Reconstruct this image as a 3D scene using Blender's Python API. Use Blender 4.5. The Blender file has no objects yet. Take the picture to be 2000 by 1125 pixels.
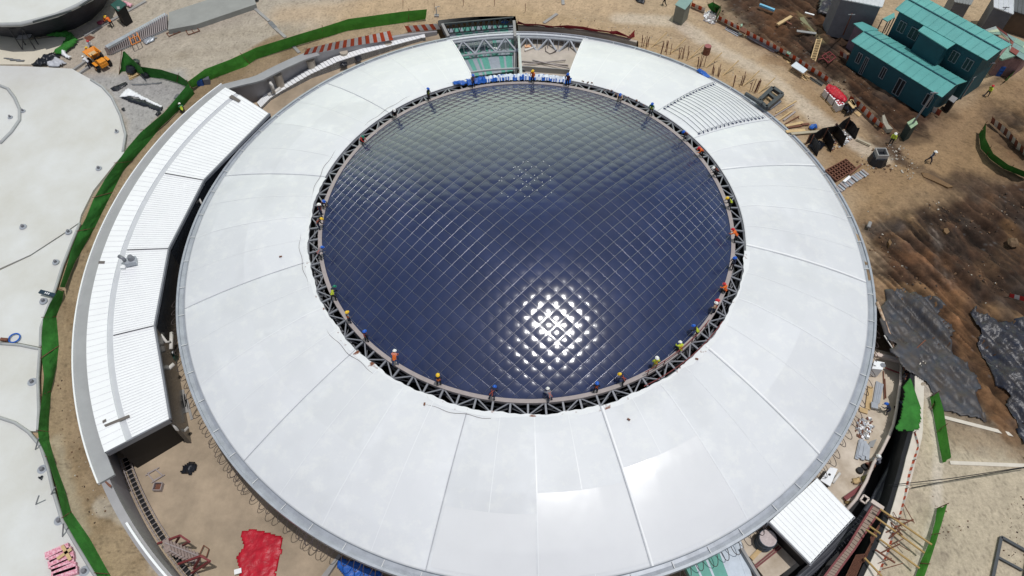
import bpy, bmesh, math, random
import numpy as np
from mathutils import Vector, Matrix
random.seed(7); RNG=np.random.default_rng(7)
PI=math.pi; R=math.radians
sc=bpy.context.scene; col=sc.collection
# ---------------------------------------------------------------- camera
F=1444.0; CAM=np.array([-1.191,-41.397,55.186])
_p=.9550; _r=-.0055
_rt=np.array([1.,0,0]); _up=np.array([0,math.sin(_p),math.cos(_p)]); FW=np.array([0,math.cos(_p),-math.sin(_p)])
RT=_rt*math.cos(_r)-_up*math.sin(_r); UP=_rt*math.sin(_r)+_up*math.cos(_r)
cam=bpy.data.objects.new('camera',bpy.data.cameras.new('camera')); col.objects.link(cam)
M=Matrix.Identity(4)
for i in range(3): M[i][0]=RT[i]; M[i][1]=UP[i]; M[i][2]=-FW[i]; M[i][3]=CAM[i]
cam.matrix_world=M; cam.data.sensor_width=36; cam.data.lens=F/2000*36; cam.data.clip_end=5000; cam.data.clip_start=.5
sc.camera=cam
# ---------------------------------------------------------------- light
SUN=Vector((.155,-.08,.985)).normalized()
w=bpy.data.worlds.new('World'); sc.world=w; w.use_nodes=True
nt=w.node_tree; bg=nt.nodes['Background']; sk=nt.nodes.new('ShaderNodeTexSky'); sk.sky_type='NISHITA'; sk.sun_disc=False
sk.sun_elevation=math.asin(SUN.z); sk.sun_rotation=math.atan2(SUN.x,SUN.y); sk.air_density=1.3; sk.dust_density=4; sk.altitude=1000
N_=nt.nodes.new; tcw=N_('ShaderNodeTexCoord'); nw=N_('ShaderNodeTexNoise'); nw.inputs['Scale'].default_value=2.2; nw.inputs['Detail'].default_value=7; nt.links.new(tcw.outputs['Generated'],nw.inputs['Vector'])
rw=N_('ShaderNodeValToRGB'); rw.color_ramp.elements[0].position=.44; rw.color_ramp.elements[1].position=.64; rw.color_ramp.elements[0].color=(0,0,0,1); nt.links.new(nw.outputs[0],rw.inputs[0])
mw=N_('ShaderNodeMix'); mw.data_type='RGBA'; mw.inputs[7].default_value=(4.8,4.9,4.9,1); nt.links.new(rw.outputs[0],mw.inputs[0]); nt.links.new(sk.outputs[0],mw.inputs[6])
# bright sky patch added low over the far side for the dome's sheen
dw=N_('ShaderNodeVectorMath'); dw.operation='DOT_PRODUCT'; dw.inputs[1].default_value=Vector((-.06,.97,.24)).normalized(); nt.links.new(tcw.outputs['Generated'],dw.inputs[0])
cw=N_('ShaderNodeValToRGB'); cw.color_ramp.elements[0].position=.79; cw.color_ramp.elements[1].position=.995; cw.color_ramp.elements[0].color=(0,0,0,1); cw.color_ramp.elements[1].color=(1,1,1,1); nt.links.new(dw.outputs['Value'],cw.inputs[0])
xw=N_('ShaderNodeMix'); xw.data_type='RGBA'; xw.inputs[7].default_value=(27,31,23,1); nt.links.new(cw.outputs[0],xw.inputs[0]); nt.links.new(mw.outputs[2],xw.inputs[6])
nt.links.new(xw.outputs[2],bg.inputs[0]); bg.inputs[1].default_value=.08
sl=bpy.data.lights.new('sun','SUN'); sl.energy=2.3; sl.angle=R(.8); sl.color=(1,.98,.955)
so=bpy.data.objects.new('sun',sl); col.objects.link(so); so.rotation_euler=SUN.to_track_quat('Z','Y').to_euler(); so.location=(20,20,90)
sc.view_settings.view_transform='Standard'; sc.view_settings.look='None'; sc.view_settings.exposure=0.0; sc.view_settings.gamma=1
# ---------------------------------------------------------------- helpers
def at(x,y,z=4.0):
    d=FW*F+RT*(x-1000)+UP*(562.5-y); return Vector(CAM+d*((z-CAM[2])/d[2]))
def pts(l,z=4.0): return [at(x,y,z) for x,y in l]
def pol(r,a,z): return Vector((r*math.cos(R(a)),r*math.sin(R(a)),z))
def lin(c): return tuple((v/255/12.92 if v/255<=.04045 else ((v/255+.055)/1.055)**2.4) for v in c)
MATS={}
def mat(name,c=None,rough=.8,var=.12,scale=1.5,bump=0.,bscale=None,metal=0.,spec=.4,c2=None,coat=0.,two=False):
    """c in sRGB 0-255; mixes two tones by noise, optional bump"""
    if name in MATS: return MATS[name]
    m=bpy.data.materials.new(name); MATS[name]=m; m.use_nodes=True; n=m.node_tree; b=n.nodes['Principled BSDF']; L=n.links
    c=lin(c); b.inputs['Roughness'].default_value=rough; b.inputs['Metallic'].default_value=metal; b.inputs['Specular IOR Level'].default_value=spec
    if coat: b.inputs['Coat Weight'].default_value=coat; b.inputs['Coat Roughness'].default_value=.2
    tc=n.nodes.new('ShaderNodeTexCoord'); no=n.nodes.new('ShaderNodeTexNoise'); no.inputs['Scale'].default_value=scale; no.inputs['Detail'].default_value=6; no.inputs['Roughness'].default_value=.65
    L.new(tc.outputs['Object'],no.inputs['Vector'])
    rp=n.nodes.new('ShaderNodeValToRGB'); rp.color_ramp.elements[0].position=.3; rp.color_ramp.elements[1].position=.7
    a=tuple(max(0,v*(1-var)) for v in c) if c2 is None else lin(c2); d=tuple(min(1,v*(1+var)) for v in c)
    rp.color_ramp.elements[0].color=(*a,1); rp.color_ramp.elements[1].color=(*d,1)
    L.new(no.outputs[0],rp.inputs[0]); L.new(rp.outputs[0],b.inputs['Base Color'])
    if bump:
        nb=n.nodes.new('ShaderNodeTexNoise'); nb.inputs['Scale'].default_value=bscale or scale*4; nb.inputs['Detail'].default_value=5
        L.new(tc.outputs['Object'],nb.inputs['Vector']); bp=n.nodes.new('ShaderNodeBump'); bp.inputs['Strength'].default_value=1; bp.inputs['Distance'].default_value=bump
        L.new(nb.outputs[0],bp.inputs['Height']); L.new(bp.outputs[0],b.inputs['Normal'])
    return m
def tag(o,label=None,cat=None,group=None,kind=None):
    if label: o['label']=label
    if cat: o['category']=cat
    if group: o['group']=group
    if kind: o['kind']=kind
    return o
def empty(name,loc,label=None,cat=None,group=None):
    o=bpy.data.objects.new(name,None); col.objects.link(o); o.location=loc; o.empty_display_size=.3; tag(o,label,cat,group); return o
class MB:
    def __init__(s): s.v=[]; s.f=[]; s.m=[]; s.mi=0
    def add(s,v,f):
        k=len(s.v); s.v+= [tuple(p) for p in v]; s.f+=[tuple(i+k for i in q) for q in f]; s.m+=[s.mi]*len(f); return s
    def box(s,c,d,rz=0,R3=None):
        x,y,z=[q/2 for q in d]; P=[Vector((a*x,b*y,e*z)) for e in(-1,1) for a,b in((-1,-1),(1,-1),(1,1),(-1,1))]
        Q=R3 if R3 is not None else Matrix.Rotation(rz,3,'Z')
        return s.add([Q@p+Vector(c) for p in P],[(3,2,1,0),(4,5,6,7),(0,1,5,4),(1,2,6,5),(2,3,7,6),(3,0,4,7)])
    def beam(s,a,b,w,h=None,up=None):
        a=Vector(a);b=Vector(b);h=h or w; d=(b-a); L=d.length
        if L<1e-5: return s
        d/=L; u=Vector(up) if up else Vector((0,0,1))
        if abs(d.dot(u))>.98: u=Vector((1,0,0))
        x=d.cross(u).normalized(); y=x.cross(d)
        P=[p+x*(i*w/2)+y*(j*h/2) for p in(a,b) for i,j in((-1,-1),(1,-1),(1,1),(-1,1))]
        return s.add(P,[(0,1,2,3),(7,6,5,4),(0,4,5,1),(1,5,6,2),(2,6,7,3),(3,7,4,0)])
    def tube(s,path,r,n=6,closed=False):
        P=[Vector(p) for p in path]; N=len(P); V=[]; 
        for i,p in enumerate(P):
            t=(P[(i+1)%N]-P[i-1]) if (closed or 0<i<N-1) else (P[1]-P[0] if i==0 else P[-1]-P[-2])
            t=t.normalized() if t.length>1e-6 else Vector((1,0,0)); u=Vector((0,0,1)) if abs(t.z)<.9 else Vector((1,0,0))
            x=t.cross(u).normalized(); y=x.cross(t); rr=r[i] if hasattr(r,'__len__') else r
            V+=[p+x*math.cos(2*PI*k/n)*rr+y*math.sin(2*PI*k/n)*rr for k in range(n)]
        Fc=[]
        for i in range(N if closed else N-1):
            j=(i+1)%N
            Fc+=[(i*n+k,i*n+(k+1)%n,j*n+(k+1)%n,j*n+k) for k in range(n)]
        if not closed: Fc+=[tuple(range(n))[::-1],tuple((N-1)*n+k for k in range(n))]
        return s.add(V,Fc)
    def prism(s,poly,z0,z1):
        """poly: list of Vector (xy used); z0,z1 floats or per-vertex lists; z1 top"""
        n=len(poly); g=lambda z,i: z[i] if hasattr(z,'__len__') else z
        ar=sum(poly[i][0]*poly[(i+1)%n][1]-poly[(i+1)%n][0]*poly[i][1] for i in range(n))
        idx=list(range(n)) if ar>0 else list(range(n))[::-1]
        V=[(poly[i][0],poly[i][1],g(z0,i)) for i in idx]+[(poly[i][0],poly[i][1],g(z1,i)) for i in idx]
        return s.add(V,[tuple(range(n))[::-1],tuple(range(n,2*n))]+[(i,(i+1)%n,n+(i+1)%n,n+i) for i in range(n)])
    def ribbon(s,A,B,thick=0):
        n=len(A); s.add([*A,*B],[(i,i+1,n+i+1,n+i) for i in range(n-1)]); return s
    def cyl(s,c,r,h,n=16,r2=None):
        c=Vector(c); r2=r if r2 is None else r2
        V=[c+Vector((math.cos(2*PI*k/n)*q,math.sin(2*PI*k/n)*q,z)) for q,z in((r,0),(r2,h)) for k in range(n)]
        return s.add(V,[tuple(range(n))[::-1],tuple(range(n,2*n))]+[(k,(k+1)%n,n+(k+1)%n,n+k) for k in range(n)])
    def ball(s,c,r,n=8,sz=1.,jit=0):
        c=Vector(c);V=[];m=max(3,n//2)
        for i in range(m+1):
            t=PI*i/m
            for k in range(n):
                q=r*(1+random.uniform(-jit,jit)); V.append(c+Vector((q*math.sin(t)*math.cos(2*PI*k/n),q*math.sin(t)*math.sin(2*PI*k/n),q*sz*math.cos(t))))
        return s.add(V,[(i*n+k,(i+1)*n+k,(i+1)*n+(k+1)%n,i*n+(k+1)%n) for i in range(m) for k in range(n)])
    def build(s,name,ms,parent=None,smooth=False,label=None,cat=None,group=None,kind=None,solid=0,bevel=0):
        me=bpy.data.meshes.new(name); 
        ms=ms if isinstance(ms,(list,tuple)) else [ms]
        off=Vector(parent_loc(parent)) if parent else Vector((0,0,0))
        if parent is None and s.v:
            a=np.array(s.v); off=Vector(((a[:,0].min()+a[:,0].max())/2,(a[:,1].min()+a[:,1].max())/2,a[:,2].min()))
            if kind: off=Vector((0,0,0))
        me.from_pydata([tuple(Vector(p)-off) for p in s.v],[],s.f); me.update()
        for m in ms: me.materials.append(m)
        me.polygons.foreach_set('material_index',s.m)
        if smooth: me.polygons.foreach_set('use_smooth',[True]*len(me.polygons))
        o=bpy.data.objects.new(name,me); col.objects.link(o)
        if parent: o.parent=parent
        else: o.location=off
        if solid: q=o.modifiers.new('s','SOLIDIFY'); q.thickness=solid; q.offset=-1
        if bevel: q=o.modifiers.new('b','BEVEL'); q.width=bevel; q.segments=2
        tag(o,label,cat,group,kind); return o
def parent_loc(p):
    l=Vector(p.location)
    while p.parent: p=p.parent; l+=Vector(p.location)
    return l
def copy_tree(o,parent=None):
    c=o.copy(); col.objects.link(c); c.parent=parent
    for ch in [q for q in ALLCH.get(o.name,[])]: copy_tree(ch,c)
    return c
ALLCH={}
def npmesh(name,V,Fq,ms,smooth=True,parent=None,attr=None):
    me=bpy.data.meshes.new(name); nv=len(V); nf=len(Fq)
    me.vertices.add(nv); me.vertices.foreach_set('co',np.asarray(V,np.float32).ravel())
    me.loops.add(nf*4); me.loops.foreach_set('vertex_index',np.asarray(Fq,np.int32).ravel())
    me.polygons.add(nf); me.polygons.foreach_set('loop_start',np.arange(nf,dtype=np.int32)*4)
    me.update(calc_edges=True)
    if smooth: me.polygons.foreach_set('use_smooth',np.ones(nf,bool))
    for m in (ms if isinstance(ms,list) else [ms]): me.materials.append(m)
    if attr is not None:
        a=me.color_attributes.new('soil','FLOAT_COLOR','POINT'); a.data.foreach_set('color',np.asarray(attr,np.float32).ravel())
    o=bpy.data.objects.new(name,me); col.objects.link(o)
    if parent: o.parent=parent; 
    return o
def gridf(n,m,wrap=False):
    i,j=np.meshgrid(np.arange(n if wrap else n-1),np.arange(m-1),indexing='ij'); i2=(i+1)%n
    return np.stack([i*m+j,i2*m+j,i2*m+j+1,i*m+j+1],-1).reshape(-1,4)
# numpy value noise
_T=RNG.random((256,256))
def vn(x,y):
    xi=np.floor(x).astype(int); yi=np.floor(y).astype(int); fx=x-xi; fy=y-yi; fx=fx*fx*(3-2*fx); fy=fy*fy*(3-2*fy)
    g=lambda a,b:_T[a&255,b&255]
    return (g(xi,yi)*(1-fx)+g(xi+1,yi)*fx)*(1-fy)+(g(xi,yi+1)*(1-fx)+g(xi+1,yi+1)*fx)*fy
def fbm(x,y,o=4):
    s=0;a=.5;t=0
    for k in range(o): s=s+a*vn(x*2**k+17*k,y*2**k+31*k); t+=a; a*=.5
    return s/t
def strokedist(X,Y,line):
    d=np.full(X.shape,1e9)
    for (x0,y0),(x1,y1) in zip(line[:-1],line[1:]):
        dx,dy=x1-x0,y1-y0; L=dx*dx+dy*dy+1e-9; t=np.clip(((X-x0)*dx+(Y-y0)*dy)/L,0,1); d=np.minimum(d,np.hypot(X-x0-t*dx,Y-y0-t*dy))
    return d
def inpoly(X,Y,poly):
    c=np.zeros(X.shape,bool); n=len(poly)
    for i in range(n):
        x0,y0=poly[i]; x1,y1=poly[(i+1)%n]
        if y0==y1: continue
        c^=((y0>Y)!=(y1>Y))&(X<(x1-x0)*(Y-y0)/(y1-y0)+x0)
    return c
# ---------------------------------------------------------------- materials
M_fab=None
def fabric_mat():
    m=mat('white_membrane',(218,220,223),.42,.02,.3,spec=.35); n=m.node_tree; L=n.links; b=n.nodes['Principled BSDF']
    rp=[x for x in n.nodes if x.type=='VALTORGB'][0]
    # scuffed dusty streaks and fine grain
    tc=[x for x in n.nodes if x.type=='TEX_COORD'][0]
    n2=n.nodes.new('ShaderNodeTexNoise'); n2.inputs['Scale'].default_value=.8; n2.inputs['Detail'].default_value=9; n2.inputs['Roughness'].default_value=.72; L.new(tc.outputs['Object'],n2.inputs['Vector'])
    r2=n.nodes.new('ShaderNodeValToRGB'); r2.color_ramp.elements[0].position=.50; r2.color_ramp.elements[1].position=.62; r2.color_ramp.elements[0].color=(.0,.0,.0,1); r2.color_ramp.elements[1].color=(1,1,1,1); L.new(n2.outputs[0],r2.inputs[0])
    mx=n.nodes.new('ShaderNodeMix'); mx.data_type='RGBA'; mx.inputs[7].default_value=(.79,.80,.79,1); L.new(r2.outputs[0],mx.inputs[0]); L.new(rp.outputs[0],mx.inputs[6])
    mu=n.nodes.new('ShaderNodeMath'); mu.operation='MULTIPLY'; mu.inputs[1].default_value=.5; L.new(r2.outputs[0],mu.inputs[0]); L.new(mu.outputs[0],mx.inputs[0])
    at_=n.nodes.new('ShaderNodeAttribute'); at_.attribute_name='soil'; vm=n.nodes.new('ShaderNodeVectorMath'); vm.operation='MULTIPLY'; L.new(mx.outputs[2],vm.inputs[0]); L.new(at_.outputs['Color'],vm.inputs[1]); L.new(vm.outputs[0],b.inputs['Base Color'])
    ad=n.nodes.new('ShaderNodeMath'); ad.operation='MULTIPLY_ADD'; ad.inputs[1].default_value=.3; ad.inputs[2].default_value=.36; L.new(n2.outputs[0],ad.inputs[0]); L.new(ad.outputs[0],b.inputs['Roughness'])
    return m
M_fab=fabric_mat()
M_steel=mat('grey_painted_steel',(128,130,136),.45,.08,2,metal=.2)
M_gut=mat('galvanised_gutter',(168,173,180),.4,.15,1.2,metal=.25)
M_beige=mat('primer_steel',(158,148,146),.5,.1,2)
M_dark=mat('dark_interior',(30,30,33),.9,.3,.8)  # near-black colour paints in the shade under the dome roof
M_black=mat('black_plastic_sheet',(30,33,40),.38,.35,3,bump=.03,bscale=6)
M_concrete=mat('concrete',(178,168,154),.85,.1,.6,bump=.01,bscale=8)
M_conc2=mat('grey_concrete',(150,148,146),.85,.12,.8,bump=.01,bscale=6)
M_white=mat('white_paint',(235,236,237),.5,.03,1)
M_rust=mat('rusty_steel',(112,72,56),.8,.25,6)
M_rubber=mat('dark_cable',(80,70,68),.6,.2,4)
M_wood=mat('timber',(196,168,124),.75,.15,3)
M_green=mat('green_shade_net',(50,112,44),.75,.3,1.0,bump=.04,bscale=3,spec=.2)
M_dgreen=mat('dark_green_paint',(38,82,74),.6,.12,2)
M_blue=mat('blue_tarpaulin',(34,92,178),.4,.22,3,bump=.04,bscale=5)
M_red=mat('red_tarpaulin',(178,22,42),.42,.25,2.2,bump=.05,bscale=4,spec=.4)
M_teal=mat('teal_sheet_roof',(92,160,156),.5,.12,.45)
M_green_b=mat('bright_green_net',(78,150,58),.8,.25,.8,bump=.04,bscale=3,spec=.15)
M_tealw=mat('teal_wall_paint',(24,74,84),.7,.12,1.2)
M_blk=mat('matt_black',(20,20,23),.6,.2,3)
# ================================================================ GROUND
RT_TH=[0,65,66,91.4,91.6,107,107.6,123,133,142.6,147,156,235,300,308,312,319,324,328,331,336,340.6,341.2,352,360]
RT_R=[29.6,29.6,31.2,31.3,33.0,33.6,31.9,33.3,35.2,35.9,37.7,37.8,37.8,37.8,36.2,35.6,34.7,34.2,34.0,33.6,33.2,33.4,31.0,29.6,29.6]
def Rin(t): return np.interp(t%360,RT_TH,RT_R)
def build_ground():
    na=1500; th=np.arange(na)*360/na
    rr=np.concatenate([np.linspace(0,50,300),np.linspace(50.4,75,50),np.array([80,90,110,150,250,500,1200,2500])])
    Ri=Rin(th)
    Rg=Ri[:,None]+rr[None,:]; T=np.radians(th)[:,None]
    X=Rg*np.cos(T); Y=Rg*np.sin(T); Z=np.full(X.shape,4.0)
    n1=fbm(X*.35+50,Y*.35+50,5); n2=fbm(X*1.7+9,Y*1.7+77,4); n3=fbm(X*5,Y*5+300,3)
    C=np.empty(X.shape+(3,)); C[:]=np.array(lin((172,150,123)))
    def blend(mask,c,dark=0):
        nonlocal C
        c=np.array(lin(c)); C=C*(1-mask[...,None])+c*mask[...,None]
    def P2(l): return [tuple(at(x,y)[:2]) for x,y in l]
    def softpoly(l,edge=1.0,warp=1.5):
        wx=X+(n1-.5)*warp*2+(n2-.5)*warp*.6; wy=Y+(n1[::-1]-.5)*warp*2+(n2-.5)*warp*.6
        p=P2(l); ins=inpoly(wx,wy,p); d=strokedist(wx,wy,p+[p[0]])
        return np.clip(np.where(ins,.5+d/edge/2,.5-d/edge/2),0,1)
    def stroke(l,wd,c,op=.7,soft=.6,warp=.6,patch=0):
        wx=X+(n1-.5)*warp*2+(n2-.5)*warp; wy=Y+(n2-.5)*warp*1.4
        d=strokedist(wx,wy,P2(l)); m=np.clip((wd/2-d)/soft+.5,0,1)*op
        if patch: m=m*np.clip((n2-.5)*6+1-patch,0,1)
        blend(m,c)
    # large zones
    blend(softpoly([(1650,1140),(1790,850),(1775,760),(1700,690),(1760,690),(1850,790),(2060,870),(2060,1200),(1600,1200)],.6,.5),(180,167,146))
    blend(softpoly([(-500,300),(-500,-200),(760,-40),(560,90),(480,130),(370,165),(240,300),(100,520)],1.5,1.5),(168,157,143))
    blend(softpoly([(150,150),(360,135),(370,180),(240,300),(245,240),(215,180)],.6,.4),(160,157,154))
    # brown path ring on the left
    t2=np.broadcast_to(th[:,None],X.shape); m=np.clip((t2-128)/8,0,1)*np.clip((236-t2)/3,0,1)*np.clip((40.6-Rg)/.6,0,1)
    blend(m,(152,132,106))
    blend(np.clip(m*(n1-.48)*5,0,.6),(128,108,82))
    # right earth
    blend(softpoly([(1560,120),(1660,230),(1720,290),(1790,250),(1840,215),(2100,80),(2100,340),(1890,370),(1790,380),(1690,430),(1660,380),(1600,300)],1.5,1.5),(148,122,92))
    MUD=np.zeros(X.shape)
    for l,o in (([(1385,-20),(1680,-60),(1700,40),(1670,130),(1860,225),(1800,262),(1720,285),(1700,235),(1640,168),(1540,112),(1440,52)],1),
              ([(1680,440),(1720,420),(1800,395),(1870,360),(2100,320),(2100,900),(1960,850),(1780,740),(1712,640),(1700,540)],1),
              ([(1940,215),(2100,180),(2100,330),(1975,320),(1925,275)],1),([(1560,-60),(1760,-60),(1700,30),(1660,60)],1)):
        mk=softpoly(l,1.6,1.4)*o; blend(mk,(70,51,38)); MUD=np.maximum(MUD,mk)
    # sandy paths through the mud
    stroke([(1690,560),(1790,575),(1900,600),(2010,640)],2.2,(140,110,78),.5)
    stroke([(1700,420),(1800,380),(1900,300),(2000,230)],4,(138,112,82),.5,2)
    stroke([(1860,600),(1900,680),(1930,760),(1990,850)],2.6,(104,76,52),.9)
    stroke([(1720,470),(1770,440),(1830,450)],2,(140,112,80),.4,1.2)
    for l,wd,c,op in (([(1570,10),(1640,60)],4,(72,52,38),.7),([(1450,10),(1560,30)],2.5,(86,62,46),.6),([(1500,60),(1560,70),(1600,90)],2.2,(60,45,35),.75),([(1590,100),(1630,80)],1.8,(34,27,23),.7),
        ([(1780,250),(1750,230),(1700,190),(1650,130)],2.0,(82,58,40),.6),([(1700,250),(1750,275),(1810,270)],1.5,(70,54,42),.5),([(1730,265),(1745,300),(1760,320)],.8,(78,62,50),.9),
        ([(1715,282),(1755,312),(1790,330),(1830,352),(1890,372),(1950,400)],1.3,(84,68,54),.8),([(1880,350),(1960,380),(2010,400)],2.6,(74,58,46),.75),([(1900,540),(1990,480)],2,(92,70,50),.6),
        ([(1800,420),(1860,480),(1900,560),(1905,640)],1.6,(66,52,44),.75),([(1760,440),(1790,500),(1830,560)],1.2,(72,56,46),.75),([(1700,450),(1750,440)],1.4,(92,86,84),.5),([(1820,450),(1835,520),(1860,560)],.7,(150,140,132),.5),
        ([(1960,400),(1990,430)],2,(50,40,34),.5),([(1985,470),(1970,440)],1.4,(120,90,60),.6),([(1950,220),(2010,240)],1.5,(60,48,40),.6),([(1960,270),(2000,300)],1.6,(92,72,58),.6),
        ([(1560,25),(1600,80)],.9,(120,112,78),.6),([(1500,115),(1540,125)],1.5,(130,100,66),.5),([(1880,180),(1935,165),(1955,150)],.6,(84,70,56),.8)):
        stroke(l,wd,c,op,.6)
    for i in range(8): stroke([(1775+i*9,438-i*4),(1818+i*9,495-i*2),(1842+i*10,565)],.34,(44,33,26),.75,.15,.35)
    for i in range(7): stroke([(1828+i*7,398+i*5),(1900+i*5,438+i*9),(1990,500+i*13)],.32,(46,35,28),.65,.15,.4)
    for i in range(5): stroke([(1722,190+i*7),(1765,222+i*7),(1812,250+i*5)],.26,(54,40,30),.6,.12,.2)
    for i in range(6): stroke([(1712,455+i*16),(1745,450+i*17),(1775,470+i*16)],.4,(58,42,32),.5,.2,.6)
    for i in range(5): stroke([(1700+i*4,395-i*6),(1790,350-i*9),(1880,290-i*10),(1980,215-i*8)],.22,(136,112,84),.4,.12,.25)
    for i in range(5): stroke([(1880+i*12,600),(1900+i*11,680),(1935+i*9,760),(1985+i*4,840)],.3,(86,62,42),.55,.15,.3)
    for i in range(6): stroke([(860,8+i*5),(1050,4+i*6),(1250,36+i*5),(1420,104+i*5),(1560,196+i*5),(1690,305+i*4)],.22,(150,127,100),.35,.12,.25)
    for i in range(5): stroke([(128+i*8,590),(120+i*8,720),(135+i*8,880),(190+i*8,1040)],.2,(128,108,84),.4,.12,.25)
    # track details on the pale track
    stroke([(1210,35),(1320,42),(1420,105),(1500,150),(1600,232),(1720,310)],1.9,(200,188,172),.55,.8,.3)
    stroke([(1120,60),(1300,95),(1420,150),(1530,215),(1650,300)],1.3,(150,124,92),.75,.7,.6,.6)
    stroke([(1000,25),(1200,70),(1400,130),(1520,190)],3.0,(176,150,114),.45,2)
    stroke([(560,30),(760,8),(1000,0),(1200,10)],3.5,(186,160,130),.6,2)
    stroke([(300,60),(420,70),(560,55)],1.6,(150,138,120),.35,1.5); stroke([(250,120),(340,110),(480,90)],1.2,(140,128,112),.3,1)
    for l in ([(1185,110),(1175,150)],[(1810,760),(1835,870),(1830,1000),(1790,1120)]): stroke(l,.7,(206,196,184),.5,.3,.2)
    stroke([(1880,850),(1960,870),(2010,880)],2,(130,108,84),.6,1.2,1)
    for x,y in ((1802,1003),(1838,1040),(1836,1088),(1795,970),(355,107),(1050,180),(1915,880)): stroke([(x,y),(x+5,y+3)],.9,(146,134,118),.5,.5,.5)
    stroke([(200,985),(260,1020),(290,1060),(330,1130)],1.2,(172,164,152),.55,.4,.5); stroke([(248,975),(285,1015)],1.6,(186,178,166),.6,.5,.4); stroke([(108,860),(140,980),(165,1040)],.8,(170,160,142),.5,.5,.3)
    n4=fbm(X*9,Y*9+30,2); C*=(.84+.32*n2)[...,None]; C*=(.88+.24*n3)[...,None]; C*=np.where(n4>.74,.72,1)[...,None]; st=fbm((X*.3+Y*.95)*.25,(X*.95-Y*.3)*1.3,3); C*=(.92+.16*st)[...,None]
    rd=np.clip(fbm(X*.28+200,Y*.28+100,4)*4-2.1,0,1)*MUD*.55; C=C*(1-rd[...,None])+np.array(lin((108,74,48)))*rd[...,None]; gr=np.clip(fbm(X*.4+500,Y*.4+10,4)*4-2.3,0,1)*MUD*.5; C=C*(1-gr[...,None])+np.array(lin((74,68,64)))*gr[...,None]
    # mud relief: clods, tyre ruts
    a=R(-62); U=X*math.cos(a)+Y*math.sin(a); V=-X*math.sin(a)+Y*math.cos(a)
    rut=fbm(U*.22+3,V*1.6+8,3)-.5; trk=fbm(U*.12+70,V*4.5+20,2)-.5; tm=np.clip(fbm(X*.12+9,Y*.12+3,2)*6-2.6,0,1); clod=fbm(X*1.1+400,Y*1.1,5)-.5
    fine=fbm(X*3.1+70,Y*3.1+11,4)-.5
    Z+=MUD*(rut*1.0+clod*.5*(1-.5*tm)+fine*.16+trk*.55*tm-.08)+(n2-.5)*.03*(Rg>Ri[:,None]+.4)
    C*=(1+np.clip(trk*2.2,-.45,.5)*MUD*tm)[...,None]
    C*=(1-np.clip(-rut*1.6,0,.5)*MUD)[...,None]          # darker colour where the ruts dip
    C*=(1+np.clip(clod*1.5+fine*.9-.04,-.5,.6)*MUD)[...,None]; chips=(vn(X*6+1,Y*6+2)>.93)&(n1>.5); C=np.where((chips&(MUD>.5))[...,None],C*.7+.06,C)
    Z[:,0]=4.0; Z=np.where(Rg>150,4,Z)
    globals()['GZ']=(na,Ri,rr,Z)
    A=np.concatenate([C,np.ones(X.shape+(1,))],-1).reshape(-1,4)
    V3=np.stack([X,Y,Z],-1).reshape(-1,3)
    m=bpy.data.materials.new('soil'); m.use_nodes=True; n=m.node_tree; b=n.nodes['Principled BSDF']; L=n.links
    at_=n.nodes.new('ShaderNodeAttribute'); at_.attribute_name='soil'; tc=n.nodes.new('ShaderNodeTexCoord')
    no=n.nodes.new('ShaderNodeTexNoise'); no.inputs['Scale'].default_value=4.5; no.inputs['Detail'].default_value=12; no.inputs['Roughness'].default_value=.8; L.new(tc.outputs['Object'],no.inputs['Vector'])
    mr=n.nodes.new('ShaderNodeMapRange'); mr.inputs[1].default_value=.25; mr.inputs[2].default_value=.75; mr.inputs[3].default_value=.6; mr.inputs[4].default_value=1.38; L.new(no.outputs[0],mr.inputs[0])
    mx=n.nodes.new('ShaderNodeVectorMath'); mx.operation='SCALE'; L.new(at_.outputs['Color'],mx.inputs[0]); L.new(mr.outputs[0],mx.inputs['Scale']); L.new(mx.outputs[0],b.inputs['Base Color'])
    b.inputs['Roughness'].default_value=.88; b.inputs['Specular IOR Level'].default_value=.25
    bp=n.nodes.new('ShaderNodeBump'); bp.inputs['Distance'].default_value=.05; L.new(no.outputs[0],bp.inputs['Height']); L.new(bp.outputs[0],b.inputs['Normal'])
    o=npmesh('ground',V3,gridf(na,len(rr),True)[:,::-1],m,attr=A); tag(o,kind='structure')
    MATS['soil']=m
build_ground()
def gz(X,Y):
    na,Ri,rr,Z=GZ; t=(np.degrees(np.arctan2(Y,X))%360)/360*na; i=t.astype(int)%na; r=np.hypot(X,Y)-Ri[i]; j=np.interp(r,rr,np.arange(len(rr))); j0=np.clip(j.astype(int),0,len(rr)-2); f=j-j0
    return Z[i,j0]*(1-f)+Z[i,j0+1]*f
def disk(name,r0,r1,a0,a1,z,m,n=120,**k):
    q=MB(); th=np.linspace(a0,a1,n+1); q.ribbon([pol(r1,t,z) for t in th],[pol(r0,t,z) for t in th]); return q.build(name,m,**k)
M_court=mat('court_screed',(172,154,132),.85,.16,.3,bump=.008,bscale=9,c2=(138,124,106))
disk('courtyard_floor',.5,38,0,360,0,M_court,kind='structure')
disk('arena_floor',.4,28.6,0,360,.6,M_dark,kind='structure')
disk('gap_deck',19.6,31.25,63,91.4,3.3,mat('deck_concrete',(186,176,164),.85,.14,.8,bump=.01,bscale=6),n=40,kind='structure')
disk('terrace_floor',28,33.0,300,341.2,2.2,mat('terrace_screed',(202,190,174),.85,.12,.5,bump=.01,bscale=6,c2=(166,150,130)),n=60,kind='structure')
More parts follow.
